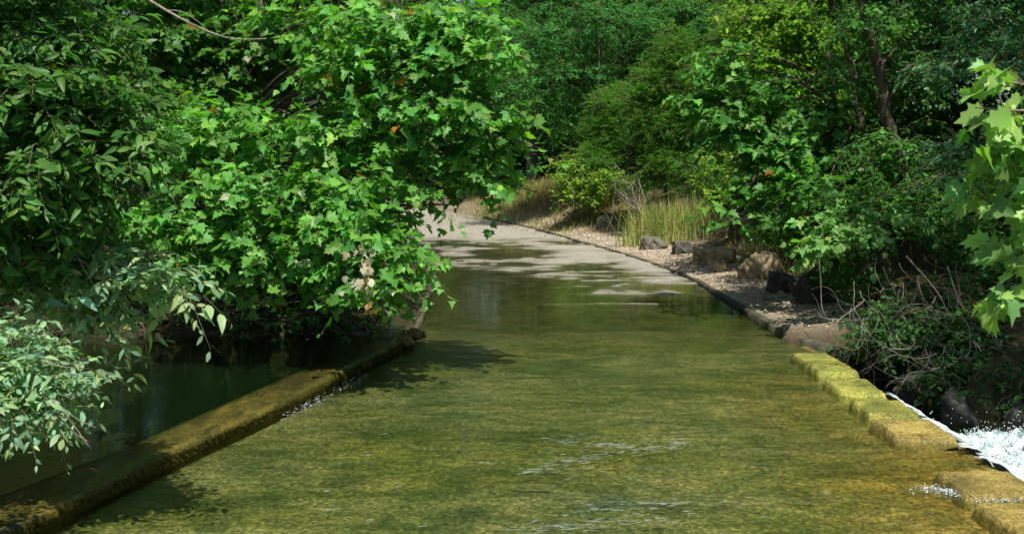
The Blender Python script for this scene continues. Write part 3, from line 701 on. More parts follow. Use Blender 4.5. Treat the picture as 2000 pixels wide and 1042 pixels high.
# second sycamore further back, top left
plant('sycamore_tree', 'shaded sycamore behind the front one, its small-looking leaves filling the upper left', 'tree', (-6.4, 19.0, .9),
      [LB(300, 60, 16, 110, 60, .9, 1.3), LB(430, 130, 16.5, 110, 60, .9, 1.2), LB(520, 60, 16.5, 90, 60, .8, .9), LB(270, 180, 15.5, 80, 50, .7, 1.0), LB(350, 10, 16, 90, 40, .8, .8),
       LB(520, 170, 17, 80, 50, .8, .8), LB(330, -140, 17, 220, 80, 1.6, 1.8), LB(700, -150, 18, 260, 80, 1.6, 1.6)],
      T_SYC, .16, (.075, .165, .035), trunk=[(-6.4, 19.0, .7), (-6.2, 18.6, 3), (-6.0, 18.2, 6)], trunk_r=.16, bark=M_BARK,
      leaves_per=8, spray=.6, clus=11, per_clus=8, clus_r=.35, face=.6, accents=((.01, PALE), (.008, (.30, .13, .02))), flat=.5)
bb = empty('bare_branch', tuple(P(310, 2, 14.5)), 'long thin grey leafless branch slanting down across the upper left leaves', 'branch')
a = Acc(); tube(a, curve([P(230, -40, 14.5), P(310, 12, 14.4), P(380, 50, 14.3), P(430, 70, 14.2), P(470, 77, 14.1), P(520, 76, 14.0)], 8), .022, .007, 6, .1)
a.build('limb', M_BARK_PALE, bb, smooth=True)
a = Acc(); tube(a, curve([P(330, 20, 14.4), P(360, 25, 14.3), P(400, 52, 14.2)], 6), .008, .003, 5)
tube(a, curve([P(430, 70, 14.2), P(455, 62, 14.1), P(480, 60, 14.1)], 6), .007, .003, 5); a.build('twig', M_BARK_PALE, bb)

# foreground ash-leaved tree, far left
G_ASH = (.075, .155, .042)
plant('ash_tree', 'near tree with slender pointed leaflets filling the top left corner', 'tree', (-6.3, 6.9, .5),
      [LB(40, 60, 7.4, 90, 50, .5, 1.4), LB(150, 90, 7.6, 70, 50, .5, 1.2), LB(60, 180, 7.2, 100, 50, .5, 1.5), LB(170, 225, 7.4, 70, 30, .4, .8), LB(205, 280, 7.3, 50, 25, .3, .6),
       LB(80, 300, 7.3, 110, 50, .5, 1.5), LB(130, 370, 7.6, 70, 36, .4, .6), LB(40, 400, 7.6, 90, 50, .5, 1.3), LB(60, 480, 7.8, 90, 40, .5, 1.0),
       LB(30, -90, 7.4, 200, 70, .8, 1.7), LB(-200, 100, 7.2, 140, 120, .8, 1.6), LB(-150, 380, 7.2, 120, 120, .8, 1.3)],
      T_ASH, .115, G_ASH, trunk=[(-6.3, 6.9, .3), (-5.6, 7.0, 1.6), (-4.6, 7.2, 2.8), (-4.2, 7.3, 4.5)], trunk_r=.11,
      leaves_per=12, spray=.42, clus=10, per_clus=9, clus_r=.20, upness=.7, face=.55, wild=.4, dirbias=(.15, -.2, 0), flat=.5, limb_r=.022, twig_r=.003)
plant('ash_bough', 'low bough of pale blue-green oval leaflets reaching right above the pool', 'branch', (-6.0, 7.6, .8),
      [LB(110, 490, 7.9, 60, 35, .35, .8), LB(190, 540, 7.8, 60, 40, .35, 1.0), LB(260, 545, 7.7, 45, 26, .3, .8), LB(310, 555, 7.7, 30, 16, .2, .4), LB(140, 585, 7.8, 60, 26, .3, .6), LB(195, 615, 7.8, 30, 18, .2, .3), LB(70, 560, 7.9, 50, 35, .3, .6)],
      T_ASH, .115, (.30, .36, .29), leaves_per=9, spray=.34, clus=7, per_clus=6, clus_r=.13, upness=.8, face=.6, dirbias=(.5, -.1, -.05), limb_r=.012, bark=M_BARK_PALE, twig_r=.003, flat=.5,
      limb_from=P(-40, 460, 8.0))
plant('creekside_shrub', 'pale shrub with bare twigs hanging over the pool at the lower left', 'shrub', (-5.3, 6.6, .3),
      [LB(20, 660, 6.9, 45, 35, .3, .7), LB(60, 720, 6.8, 50, 35, .3, 1.0), LB(110, 740, 6.8, 40, 35, .25, .8), LB(40, 790, 6.8, 60, 40, .3, 1.1), LB(85, 790, 6.8, 40, 24, .25, .4), LB(-80, 760, 6.8, 80, 90, .4, 1.3)],
      T_ASH, .075, (.25, .32, .27), leaves_per=9, spray=.24, clus=8, per_clus=7, clus_r=.11, upness=.7, face=.6, dirbias=(.4, -.1, 0), limb_r=.010, bark=M_BARK_PALE, twig_r=.0025, limb_from=P(-60, 740, 7.0))
# bare twigs sticking out of the shrub
for i, pts in enumerate([[(60, 740), (120, 800), (180, 878)], [(70, 770), (130, 790), (190, 793)], [(90, 760), (140, 810), (188, 835)], [(40, 800), (80, 840), (95, 870)], [(70, 700), (120, 715), (165, 718)], [(100, 800), (150, 848), (175, 862)], [(120, 780), (150, 770), (172, 790)]]):
    a = Acc(); tube(a, curve([P(x, y, 6.65 + .05 * rng.normal()) for x, y in pts], 6), .006, .0018, 5, .1)
    labs = ['longest bare grey twig pointing down right from the lower left shrub', 'level bare twig pointing right from the lower left shrub', 'bare twig bending down right in the middle of the shrub', 'short bare twig hanging from the underside of the shrub',
            'bare twig at the top of the lower left shrub beneath its upright leaves', 'short forked bare twig beside the longest one', 'small crooked bare twig at the right tip of the shrub']
    o = a.build('bare_twig', M_BARK_PALE); tag(o, labs[i], 'twig', 'bare twigs of the lower left shrub')
a = Acc(); tube(a, curve([P(278, 600, 7.6), P(282, 650, 7.6), P(288, 690, 7.6)], 6), .004, .002, 5); tag(a.build('dry_vine', M_ROOT), 'thin reddish stem hanging down from the pale bough to the pool', 'twig')
a = Acc()
for pts in ([(150, 500), (190, 570), (222, 625)], [(155, 505), (230, 560), (300, 560)], [(270, 550), (320, 548), (345, 546)]):
    tube(a, curve([P(x, y, 7.55) for x, y in pts], 6), .006, .0025, 5)
tag(a.build('pale_twigs', M_BARK_PALE), 'forked whitish twig showing through the pale bough', 'twig')

# shaded brush and roots on the pool's far bank
bankx = [(-7.6, .5), (-6.3, .55), (-5.1, .5), (-4.0, .55), (-3.0, .5), (-2.3, .45)]
blab = ['shaded bank bush at the left end of the pool shore', 'dark bank bush below the pale bough', 'dark bank bush, third along the pool shore', 'dark bank bush in the middle of the shore below the bright leaves', 'dark bank bush near the road end of the shore', 'low dark bush at the corner where weir wall meets shore']
for i, (x, r) in enumerate(bankx):
    y = 17.2 + .2 * rng.normal(); z = bank_z(x, y)
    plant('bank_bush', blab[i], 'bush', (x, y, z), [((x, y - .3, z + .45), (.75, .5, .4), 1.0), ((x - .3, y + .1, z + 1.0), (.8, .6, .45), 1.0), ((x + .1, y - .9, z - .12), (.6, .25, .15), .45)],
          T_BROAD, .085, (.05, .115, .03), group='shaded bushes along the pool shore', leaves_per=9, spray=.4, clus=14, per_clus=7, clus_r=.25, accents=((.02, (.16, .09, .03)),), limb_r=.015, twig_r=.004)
def tangle(name, label, cat, starts, ends, n, r, mat, sag=.3, wig=.12, group=None, part='root'):
    root = empty(name, tuple(np.mean(starts, 0)), label, cat, group)
    for i in range(n):
        A = np.array(starts[rng.integers(len(starts))]) + rng.normal(0, .12, 3); B = np.array(ends[rng.integers(len(ends))]) + rng.normal(0, .18, 3)
        k = 4; pts = [A + (B - A) * t + rng.normal(0, wig, 3) * math.sin(math.pi * t) + np.array([0, -.25, -.1]) * math.sin(math.pi * t) * sag for t in np.linspace(0, 1, k + 1)]
        a = Acc(); rr = r * rng.uniform(.35, 1.5); tube(a, curve(pts, 6), rr, rr * .35, 5, .15)
        if rng.random() < .6:
            q = pts[2]; tube(a, curve([q, q + rng.normal(0, .15, 3), q + rng.normal(0, .25, 3) + [0, -.05, -.2]], 5), rr * .5, rr * .15, 4, .1)
        a.build(part, mat, root, smooth=True)
    return root
tangle('bank_roots', 'tangle of thin dead stems and roots on the shaded shore of the left pool', 'roots', [(x, 16.9, .75) for x in np.linspace(-8, -2, 9)], [(x, 16.0, .12) for x in np.linspace(-8, -2, 9)], 46, .010, M_ROOT)

# small weir rocks where wall meets the shore
for i, (px, py, Y, s, lab) in enumerate([(790, 668, 15.9, .34, 'mossy stone at the end of the weir wall beside the road'), (752, 664, 16.1, .3, 'wet dark stone left of the wall end'), (812, 650, 16.6, .3, 'flat mossy stone against the left road kerb'), (700, 655, 16.3, .4, 'dark rounded stone on the pool shore by the wall')]):
    x = (px - 1000) / F * Y
    tag(rocky('shore_stone', (s, s * .8, s * .6), (x, Y, .06), (rng.normal(0, .1), .1, rng.uniform(0, 3)), M_BERM if i in (0, 2) else M_DARK, 500 + i, amp=.12, box=.5), lab, 'stone', 'stones at the end of the weir wall')
# fallen leaf on the wall
a = Acc(); leafset(a, T_ASH, np.array([[-3.33, 8.83, .155]]), np.array([[1, .1, 0.]]), np.array([[0, 0, 1.]]), np.array([.10]), np.array([[.45, .17, .03]]))
tag(a.build('fallen_leaf', M_LEAF_DULL), 'small orange fallen leaf on the wet weir wall', 'leaf')

# ================================================================== FAR END AND RIGHT SIDE
CEDAR = (.085, .20, .022); OAK = (.065, .20, .065); YG = (.12, .19, .022)
def gz(x, y): return bank_z(x, y)
# far trunk
def big_tree(label, px, Y, trunk_r, lobes, color, size=.13, base_z=None, lean=0, bark=None, **kw):
    x = (px - 1000) / F * Y; z = gz(x, Y) if base_z is None else base_z
    top = max(l[0][2] for l in lobes)
    pr = dict(leaves_per=9, spray=.8, clus=16, per_clus=10, clus_r=.5, limb_r=.06, twig_r=.006, face=.6)
    pr['mat'] = M_LEAF_FAR
    pr.update(kw)
    tm = pr.pop('tmpl', T_SMALL); nm = pr.pop('name', 'tree')
    return plant(nm, label, 'tree', (x, Y, z), lobes, tm, size, color, trunk=[(x, Y, z - .2), (x + lean * .3, Y, z + (top - z) * .35), (x + lean, Y + .2, top)], trunk_r=trunk_r, bark=bark, **pr)

big_tree('tall oak with a thick grey trunk standing beyond the end of the road', 1042, 62, .40,
   [LB(1050, 60, 60, 110, 90, 3, 2.2), LB(980, 140, 60, 90, 60, 3, 1.5), LB(1100, 180, 60, 70, 60, 2.5, 1.2), LB(1030, -160, 61, 170, 130, 4, 2.5), LB(950, 20, 62, 100, 80, 3, 1.2)], OAK, .26, base_z=1.0,
   spray=1.4, clus_r=1.0, clus=18, bark=bark_material('grey_bark', (.07, .06, .05), (.22, .19, .16), 5), tmpl=T_LANCE, name='oak_tree')
big_tree('willow oak with fine blue-green leaves spreading over the top centre', 1230, 48, .11,
   [LB(1050, 70, 46, 100, 70, 2.2, 2.2), LB(1180, 40, 45, 110, 60, 2.2, 2.4), LB(1300, 60, 45, 110, 60, 2.2, 2.4), LB(1120, 150, 46, 110, 65, 2.2, 2.2), LB(1010, 170, 46, 80, 55, 1.8, 1.3), LB(1180, 230, 46, 90, 50, 1.8, 1.4), LB(1100, 235, 47, 50, 40, 1.6, .8),
    LB(1150, -130, 46, 220, 100, 3, 3.0), LB(1380, 30, 44, 90, 55, 1.8, 1.6)], OAK, .19, tmpl=T_LANCE, name='willow_oak', clus=22, spray=.8, leaves_per=10, wild=.5, accents=((.002, (.4, .06, .01)),))
ced = [('dark yellow-green cedar behind the tall grass', 1300, 39, [(1290, 150, 70, 60), (1280, 240, 75, 55), (1300, 330, 80, 50), (1250, 190, 50, 50), (1320, 90, 50, 50)]),
       ('broad cedar between the red-tinged dogwood and the right-hand sapling', 1400, 38, [(1390, 160, 70, 60), (1400, 250, 75, 55), (1380, 340, 75, 50), (1430, 80, 60, 60)]),
       ('slim dark cedar just right of the far oak trunk', 1170, 44, [(1180, 260, 50, 45), (1160, 310, 50, 35), (1190, 200, 45, 40)])]
for lab, px, Y, ls in ced:
    big_tree(lab, px, Y, .07, [LB(a, b, Y - .5 - rng.random(), c, d, 1.1, 1.6) for a, b, c, d in ls] + ([LB(px, -40, Y + 1, 60, 90, 1.0, 1.2)] if px != 1300 else []), CEDAR, .12, tmpl=T_NEEDLE, name='cedar_tree',
             clus=26, per_clus=12, spray=.42, leaves_per=13, clus_r=.32, upness=.3, face=.7, wild=.6, limb_r=.03, accents=((.012, (.16, .07, .02)),))
# dogwood shrub with red tints
plant('dogwood_shrub', 'rounded dogwood shrub with reddish-tinged leaves on the earth bank', 'shrub', (2.3, 43, gz(2.3, 43)),
   [LB(1130, 330, 43, 60, 30, 1.1, 1.6), LB(1190, 355, 42, 50, 28, 1.0, 1.5), LB(1110, 350, 43, 40, 30, 1.0, 1.0), LB(1150, 385, 42.5, 60, 16, 1.0, 1.0), LB(1220, 370, 42, 30, 22, .7, .7)],
   T_BROAD, .13, (.20, .28, .05), trunk=[(2.3, 43, .6), (2.5, 43, 1.4), (2.6, 43, 2.2)], trunk_r=.05, leaves_per=8, spray=.4, clus=14, per_clus=10, clus_r=.3, accents=((.07, (.22, .07, .03)),), limb_r=.02)
# sunlit brush beyond the road end
for i, (px, py, Y, rx, ry, lab) in enumerate([(945, 368, 69, 45, 22, 'sunlit yellow-green bush beyond the side road, left of the far trunk'), (1000, 372, 70, 35, 22, 'pale sunlit brush just left of the grey trunk base'), (1075, 360, 66, 30, 26, 'yellow-green bush right of the grey trunk base'), (890, 370, 70, 40, 25, 'sunlit bush seen through the hanging sycamore leaves'), (960, 320, 78, 60, 30, 'taller light green bush behind the sunlit brush'), (1085, 310, 74, 40, 30, 'tall light green thicket behind the far oak'), (1010, 290, 84, 60, 40, 'hazy green thicket farthest up the road')]):
    x = (px - 1000) / F * Y
    plant('roadside_bush', lab, 'bush', (x, Y, gz(x, Y)), [LB(px, py, Y, rx, ry, 1.3, 2.0), LB(px + 10, py + 12, Y - .8, rx, ry * .7, 1.0, 1.3)], T_SMALL, .22, (.17, .21, .04) if i < 4 else (.10, .16, .03),
          group='bushes beyond the end of the road', leaves_per=8, spray=.6, clus=14, per_clus=10, clus_r=.5, limb_r=.03, twig_r=.01)
# small yellow-green sapling
plant('sapling', 'thin-stemmed sapling with small yellow-green leaves right of the tall grass', 'tree', (6.0, 31, gz(6.0, 31)),
   [LB(1400, 310, 31, 50, 25, .6, 1.2), LB(1440, 340, 30.5, 35, 22, .5, .9), LB(1380, 350, 31, 30, 22, .5, .6), LB(1410, 385, 30.5, 40, 18, .5, .8)],
   T_BROAD, .11, (.22, .30, .05), trunk=[(6.0, 31, .3), (6.05, 31, 1.4), (5.9, 31, 2.9)], trunk_r=.035, leaves_per=8, spray=.3, clus=9, per_clus=7, clus_r=.2, limb_r=.012)
# yellow-green tree, upper right middle
big_tree('tree with bright yellow-green leaves high at the upper right', 1560, 25, .15,
   [LB(1530, 40, 24, 70, 40, 1.0, 1.8), LB(1480, 120, 24, 60, 35, .9, 1.4), LB(1600, 90, 24.5, 60, 50, 1.0, 1.5), LB(1540, 170, 24.5, 80, 35, .9, 1.3), LB(1460, 40, 25, 50, 40, .9, 1.0), LB(1560, -90, 25, 150, 70, 2, 2.2), LB(1620, 190, 24.5, 60, 40, .9, 1.0)], (.17, .27, .03), .12, tmpl=T_BROAD, name='elm_tree', spray=.5, clus_r=.4, clus=15, lean=.4)
# mid-right broadleaf (large leaves) with reaching boughs
plant('sycamore_sapling', 'young sycamore whose large soft green leaves spread above the gravel shoulder', 'tree', (8.2, 21.5, gz(8.2, 21.5)),
   [LB(1400, 105, 19.5, 30, 14, .3, .35), LB(1440, 140, 19.6, 35, 16, .3, .45), LB(1480, 160, 19.8, 30, 18, .3, .4), LB(1410, 205, 19.5, 60, 25, .5, .9), LB(1500, 220, 19.6, 80, 30, .6, 1.2), LB(1600, 235, 20, 70, 30, .6, 1.0),
    LB(1430, 260, 19.6, 60, 25, .5, .8), LB(1540, 290, 19.5, 90, 35, .6, 1.3), LB(1620, 330, 19.8, 70, 35, .6, 1.0), LB(1500, 350, 19.3, 60, 26, .5, .6), LB(1610, 375, 18.5, 80, 26, .5, .8), LB(1440, 415, 19.0, 40, 8, .3, .15), LB(1525, 395, 19, 50, 14, .4, .35), LB(1660, 280, 20.5, 70, 40, .7, 1.0)],
   T_SYC, .17, (.10, .215, .055), trunk=[(8.2, 21.5, .8), (7.2, 21.0, 2.2), (5.9, 20.2, 3.4), (5.6, 20, 4.6)], trunk_r=.08, leaves_per=8, spray=.55, clus=8, per_clus=7, clus_r=.28, upness=.9, face=.45, dirbias=(-.4, -.2, 0), accents=((.004, (.4, .08, .02)),), limb_r=.025)
plant('sycamore_bough', 'light green sycamore bough with pale stems hanging over the black boulder', 'branch', (8.6, 17.5, gz(8.6, 17.5)),
   [LB(1610, 480, 16.8, 45, 18, .3, .7), LB(1660, 460, 16.9, 45, 22, .3, .8), LB(1710, 440, 17, 45, 25, .3, .8), LB(1640, 430, 17.2, 40, 18, .3, .5), LB(1760, 420, 17.1, 45, 30, .4, .7)],
   T_SYC, .14, (.18, .29, .12), leaves_per=7, spray=.4, clus=7, per_clus=6, clus_r=.16, upness=.9, face=.6, dirbias=(-.5, -.1, -.05), limb_r=.009, bark=M_BARK, limb_from=(8.0, 17.5, 2.3))
# leaning dark trunks and the tree they carry
tl = [P(1800, 420, 19), P(1740, 250, 19), P(1715, 130, 18.8), P(1685, 20, 18.6), P(1670, -120, 18.5)]
tl = [np.array([tl[0][0] + .3, 19.2, 1.0])] + tl
plant('leaning_tree', 'dark leaning tree with a crooked vine-hung trunk at the upper right', 'tree', tl[0],
   [LB(1700, 60, 19, 90, 50, 1.0, 1.2), LB(1780, 160, 19.5, 90, 50, 1.0, 1.2), LB(1660, 150, 19.5, 60, 60, .8, .8), LB(1740, 300, 18.5, 80, 50, .6, .9), LB(1800, 60, 20, 90, 60, 1, 1.0), LB(1650, -120, 19, 200, 80, 2, 2.6), LB(1900, -120, 19, 160, 90, 2, 2.4), LB(1900, 60, 20, 100, 60, 1.2, 1.2)],
   T_BROAD, .105, (.06, .155, .035), trunk=tl, trunk_r=.12, leaves_per=9, spray=.5, clus=13, per_clus=9, clus_r=.35, limb_r=.03)
plant('slender_tree', 'slender dark trunk left of the crooked one at the top', 'tree', (6.7, 20.5, gz(6.7, 20.5)), [LB(1600, -30, 21, 70, 30, .8, 1.0), LB(1660, 30, 21, 50, 30, .6, .6), LB(1560, 330, 21.5, 80, 50, .6, .7)],
   T_BROAD, .10, (.08, .18, .035), trunk=[(6.9, 20.8, .6), P(1660, 120, 21), P(1630, 40, 21), P(1610, -80, 21)], trunk_r=.08, leaves_per=9, spray=.45, clus=12, per_clus=8, clus_r=.3, limb_r=.02)
# blue-green oak leaves at the far upper right
plant('oak_tree', 'shaded oak with blue-green lobed leaf sprays in the top right corner', 'tree', (9.4, 15.6, gz(9.4, 15.6)),
   [LB(1930, 40, 14.5, 60, 35, .5, 1.0), LB(1850, 130, 15, 70, 50, .6, .8), LB(1960, 120, 14.3, 60, 40, .5, 1.0), LB(1880, 290, 15, 60, 35, .5, .7), LB(1950, 330, 14.6, 60, 60, .5, .9), LB(1980, 220, 14.6, 50, 50, .5, .8), LB(1990, -80, 14.5, 150, 60, 1.2, 1.8), LB(1820, -60, 15.5, 90, 60, 1.0, 1.4), LB(2120, 150, 14.5, 120, 150, 1, 1.8), ((6.1, 10.4, 5.9), (1.2, 1.3, .8), 4.0), ((7.3, 10.0, 6.3), (1.4, 1.4, .9), 4.0), ((8.5, 11.0, 6.5), (1.5, 1.4, .9), 4.0), ((6.7, 12.1, 6.3), (1.3, 1.3, .8), 4.0), ((8.1, 12.9, 6.7), (1.5, 1.4, 1.0), 4.0), ((9.4, 14.2, 6.9), (1.6, 1.4, 1.0), 3.0)],  # last lobes unseen, added above the frame to shade the right bank
   T_LANCE, .13, (.07, .15, .09), trunk=[(9.4, 15.6, .8), (8.6, 15.3, 3), (7.8, 15, 5.5)], trunk_r=.15, leaves_per=10, spray=.35, clus=10, per_clus=8, clus_r=.22, upness=.5, face=.6, wild=.5, limb_r=.025)
# undergrowth on the right bank
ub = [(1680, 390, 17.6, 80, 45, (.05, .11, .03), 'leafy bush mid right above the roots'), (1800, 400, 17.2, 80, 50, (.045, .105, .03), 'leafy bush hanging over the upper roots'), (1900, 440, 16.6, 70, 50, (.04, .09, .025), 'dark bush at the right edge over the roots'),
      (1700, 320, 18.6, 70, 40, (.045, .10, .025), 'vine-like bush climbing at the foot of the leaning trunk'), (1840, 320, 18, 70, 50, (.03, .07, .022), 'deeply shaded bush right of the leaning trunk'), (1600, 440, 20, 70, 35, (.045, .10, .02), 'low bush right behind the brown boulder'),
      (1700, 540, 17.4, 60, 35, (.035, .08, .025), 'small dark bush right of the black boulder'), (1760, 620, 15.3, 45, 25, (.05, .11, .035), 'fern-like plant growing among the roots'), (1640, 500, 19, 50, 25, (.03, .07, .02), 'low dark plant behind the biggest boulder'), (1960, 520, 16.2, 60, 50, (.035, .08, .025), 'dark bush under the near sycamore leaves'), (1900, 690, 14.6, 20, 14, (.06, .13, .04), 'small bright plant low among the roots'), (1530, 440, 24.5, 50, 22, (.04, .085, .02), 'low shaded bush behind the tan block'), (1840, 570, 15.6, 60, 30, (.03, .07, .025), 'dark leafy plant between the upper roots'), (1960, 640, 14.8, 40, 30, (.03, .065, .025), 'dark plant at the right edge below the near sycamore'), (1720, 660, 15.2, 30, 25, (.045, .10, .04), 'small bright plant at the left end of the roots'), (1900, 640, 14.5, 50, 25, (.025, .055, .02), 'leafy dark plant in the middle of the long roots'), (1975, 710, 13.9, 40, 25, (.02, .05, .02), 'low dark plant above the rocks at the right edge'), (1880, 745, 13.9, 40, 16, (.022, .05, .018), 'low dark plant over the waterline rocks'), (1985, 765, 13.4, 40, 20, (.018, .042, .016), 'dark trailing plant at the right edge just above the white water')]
for i, (px, py, Y, rx, ry, c, lab) in enumerate(ub):
    x = (px - 1000) / F * Y
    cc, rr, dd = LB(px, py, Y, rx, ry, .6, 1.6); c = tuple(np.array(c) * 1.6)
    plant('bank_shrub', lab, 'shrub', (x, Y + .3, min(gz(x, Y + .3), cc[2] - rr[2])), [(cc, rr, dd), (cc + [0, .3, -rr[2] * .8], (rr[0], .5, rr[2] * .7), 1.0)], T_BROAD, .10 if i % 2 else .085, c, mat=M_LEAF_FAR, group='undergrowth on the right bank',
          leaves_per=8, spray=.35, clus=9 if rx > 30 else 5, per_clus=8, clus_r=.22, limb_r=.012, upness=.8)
# roots on the right bank
st = [P(px, py, 15.6) for px, py in [(1700, 500), (1750, 490), (1800, 480), (1850, 500), (1900, 490), (1950, 520), (1990, 540)]]
en = [P(px, py, 14.3) for px, py in [(1680, 680), (1740, 700), (1800, 730), (1860, 760), (1920, 760), (1980, 750), (1990, 700)]]
def wander(p, d, n, step, down, wig, r0, r1, acc):
    pts = [np.array(p, float)]; d = unit(np.array(d, float)); w_ = rng.normal(0, wig, 3)
    for _ in range(n):
        w_ = w_ * .8 + rng.normal(0, wig, 3) * .6
        d = unit(d + w_ * [1, .5, 1] + np.array([0, 0, -down])); pts.append(pts[-1] + d * step)
    tube(acc, curve(pts, 3), r0, r1, 5, .15); return pts
def root_mass(label, spots, n, rr, drift, mat, down=.12, wig=.22, steps=(7, 15), step=.11):
    root = empty('exposed_roots', tuple(P(*spots[len(spots) // 2])), label, 'roots')
    for i in range(n):
        p = P(*spots[rng.integers(len(spots))]) + rng.normal(0, .16, 3)
        a = Acc(); r0 = rr * math.exp(rng.normal(0, .55))
        pts = wander(p, [drift + rng.normal(0, .6), -.25, -.6 + rng.normal(0, .3)], int(rng.integers(*steps)), step, down, wig, r0, r0 * .3, a)
        for _ in range(rng.integers(0, 4)):
            wander(pts[rng.integers(2, len(pts))], rng.normal(0, 1, 3) - [0, .2, .3], 5, step * .6, .1, .35, r0 * .45, r0 * .12, a)
        a.build('root', mat, root, smooth=True)
root_mass('mass of long brown exposed roots trailing down the right creek bank', [(px, py, 15.0) for px, py in [(1760, 540), (1800, 560), (1830, 540), (1860, 560), (1900, 540), (1930, 580), (1960, 560), (1820, 600)]], 44, .0062, .2, M_ROOT, wig=.22, down=.22)
root_mass('finer grey root tangle beside the gravel, left end of the right bank', [(px, py, 15.0) for px, py in [(1680, 590), (1700, 620), (1740, 600), (1770, 650), (1790, 680)]], 46, .0045, 0, M_BARK_PALE, wig=.42, step=.075)
root_mass('thin grey rootlets straggling near the water below the thick roots', [(px, py, 14.2) for px, py in [(1810, 690), (1850, 700), (1900, 690), (1950, 690), (1980, 700), (1960, 650), (1985, 660), (1930, 720)]], 64, .0045, .3, M_BARK_PALE, wig=.36, step=.08)
for i, (pts, r, lab) in enumerate([([(1770, 500), (1830, 570), (1870, 640), (1950, 690)], .014, 'thickest pale root curving down right across the bank'), ([(1850, 520), (1880, 600), (1930, 620), (1945, 680)], .011, 'looping root below the near sycamore leaves'), ([(1810, 600), (1870, 620), (1940, 640), (2000, 660)], .010, 'long level root running to the right edge')]):
    a = Acc(); tube(a, curve([P(x, y, 14.5) for x, y in pts], 9), r, r * .4, 7, .2); tag(a.build('root', M_ROOT, smooth=True), lab, 'root')
for i, (x0, y0, x1, y1, lab) in enumerate([(1820, 722, 1850, 718, 'short whitish driftwood stick lying level below the roots'), (1922, 752, 1932, 738, 'small pale upright driftwood stub under the roots')]):
    a = Acc(); tube(a, curve([P(x0, y0, 14.0), P((x0 + x1) / 2, (y0 + y1) / 2 - 2, 14.0), P(x1, y1, 14.0)], 5), .028, .018, 6, .25); tag(a.build('driftwood', M_BARK_PALE), lab, 'driftwood')
a = Acc(); tube(a, curve([P(1600, 505, 16.3), P(1603, 550, 16.3), P(1606, 602, 16.2), P(1622, 630, 16.1)], 7), .006, .003, 5); tag(a.build('hanging_vine', M_BARK_PALE), 'single thin bare vine hanging in front of the biggest black boulder', 'vine')
# dead twiggy branch by the grass
db = empty('dead_branch', tuple(P(1235, 415, 38)), 'pale leafless twiggy branch left of the tall grass', 'branch')
for i in range(16):
    q0 = P(1245 + rng.normal(0, 5), 412, 38); q1 = P(1230 + rng.normal(0, 18), 375 + rng.normal(0, 12), 38 + rng.normal(0, .3)); q2 = q1 + rng.normal(0, .35, 3) + [0, 0, .05]; q3 = q2 + rng.normal(0, .2, 3) + [0, 0, -.3]
    a = Acc(); tube(a, curve([q0, q1, q2, q3], 5), .02, .007, 4, .1); a.build('twig', M_BARK_PALE, db)

# near sycamore branch, right edge
G_NEAR = (.13, .20, .045)
near = plant('near_sycamore', 'near sycamore with large pale yellow-green leaves entering from the right edge', 'tree', (4.6, 4.6, -.9),
   [LB(2000, 165, 5.2, 24, 30, .2, .35), LB(1965, 215, 5.3, 20, 20, .15, .25), LB(1975, 280, 5.4, 50, 36, .3, .5), LB(2010, 330, 5.3, 40, 40, .3, .5), LB(1935, 400, 5.5, 45, 22, .2, .35), LB(2000, 410, 5.3, 40, 30, .2, .35), LB(2005, 590, 5.3, 20, 14, .15, .25), LB(2140, 250, 5.3, 50, 150, .4, 2.0), LB(2010, 500, 5.4, 20, 16, .15, .2)],
   T_SYC, .125, (.27, .36, .15), trunk=[(4.6, 4.6, -1.0), (3.9, 4.9, 1.0), (3.5, 5.2, 2.6), (3.4, 5.3, 4.4)], trunk_r=.07, bark=M_BARK_PALE, leaves_per=5, spray=.16, clus=6, per_clus=3, clus_r=.08, upness=.5, face=.7, wild=.45, limb_r=.010, twig_r=.003, dirbias=(-.25, -.2, 0))

# tall grass
def grass(name, label, cx, cy_, rx, ry, n, h, base, group=None):
    x = cx + rng.normal(0, rx * .5, n); y = cy_ + rng.normal(0, ry * .5, n); z = ground_z(x, y) - .03
    hh = h * rng.uniform(.35, 1.15, n); a = rng.uniform(0, 6.28, n); lean = (.08 + rng.random(n) ** 2 * 1.1) * hh
    d = np.stack([np.cos(a), np.sin(a), 0 * a], -1); s = np.stack([-np.sin(a), np.cos(a), 0 * a], -1); s = unit(s + np.array([1.5, 0, 0])); wd = rng.uniform(.006, .013, n)[:, None]
    b = np.stack([x, y, z], -1); rows = []
    for t, ww in ((0, 1), (.35, .95), (.7, .7), (1, .1)):
        c = b + d * (lean * t ** 2.2)[:, None] + np.array([0, 0, 1.]) * (hh * (t - .22 * t ** 3 * (lean / hh)))[:, None]
        rows += [c - s * wd * ww, c + s * wd * ww]
    V = np.stack(rows, 1).reshape(-1, 3)
    f = np.array([[0, 1, 3], [0, 3, 2], [2, 3, 5], [2, 5, 4], [4, 5, 7], [4, 7, 6]])
    Fa = (f[None] + (np.arange(n) * 8)[:, None, None]).reshape(-1, 3)
    k = rng.random((n, 1)); c = np.array(base) * (1 - k) + np.array([.50, .42, .20]) * k; c = c * rng.uniform(.5, 1.3, (n, 1))
    tag(mesh(name, V, Fa, M_LEAF_DULL, None, np.repeat(c, 8, 0)), label, 'grass', kind='stuff')
grass('tall_grass', 'tall sunlit grass clump with dry blades behind the boulders', 4.75, 34.4, 1.15, .7, 1500, 1.35, (.24, .36, .09))
grass('bank_grass', 'short grass tufts along the top of the earth bank', 3.0, 45, 3.2, 5, 2600, .3, (.08, .12, .02))
grass('mound_grass', 'sparse dry grass and weeds on the earth mound by the road bend', 1.2, 54, 3.6, 5, 4200, .5, (.13, .18, .04))
grass('shoulder_grass', 'low grass at the foot of the bushes behind the boulders', 6.6, 27, 1.4, 5, 3000, .3, (.05, .09, .02))

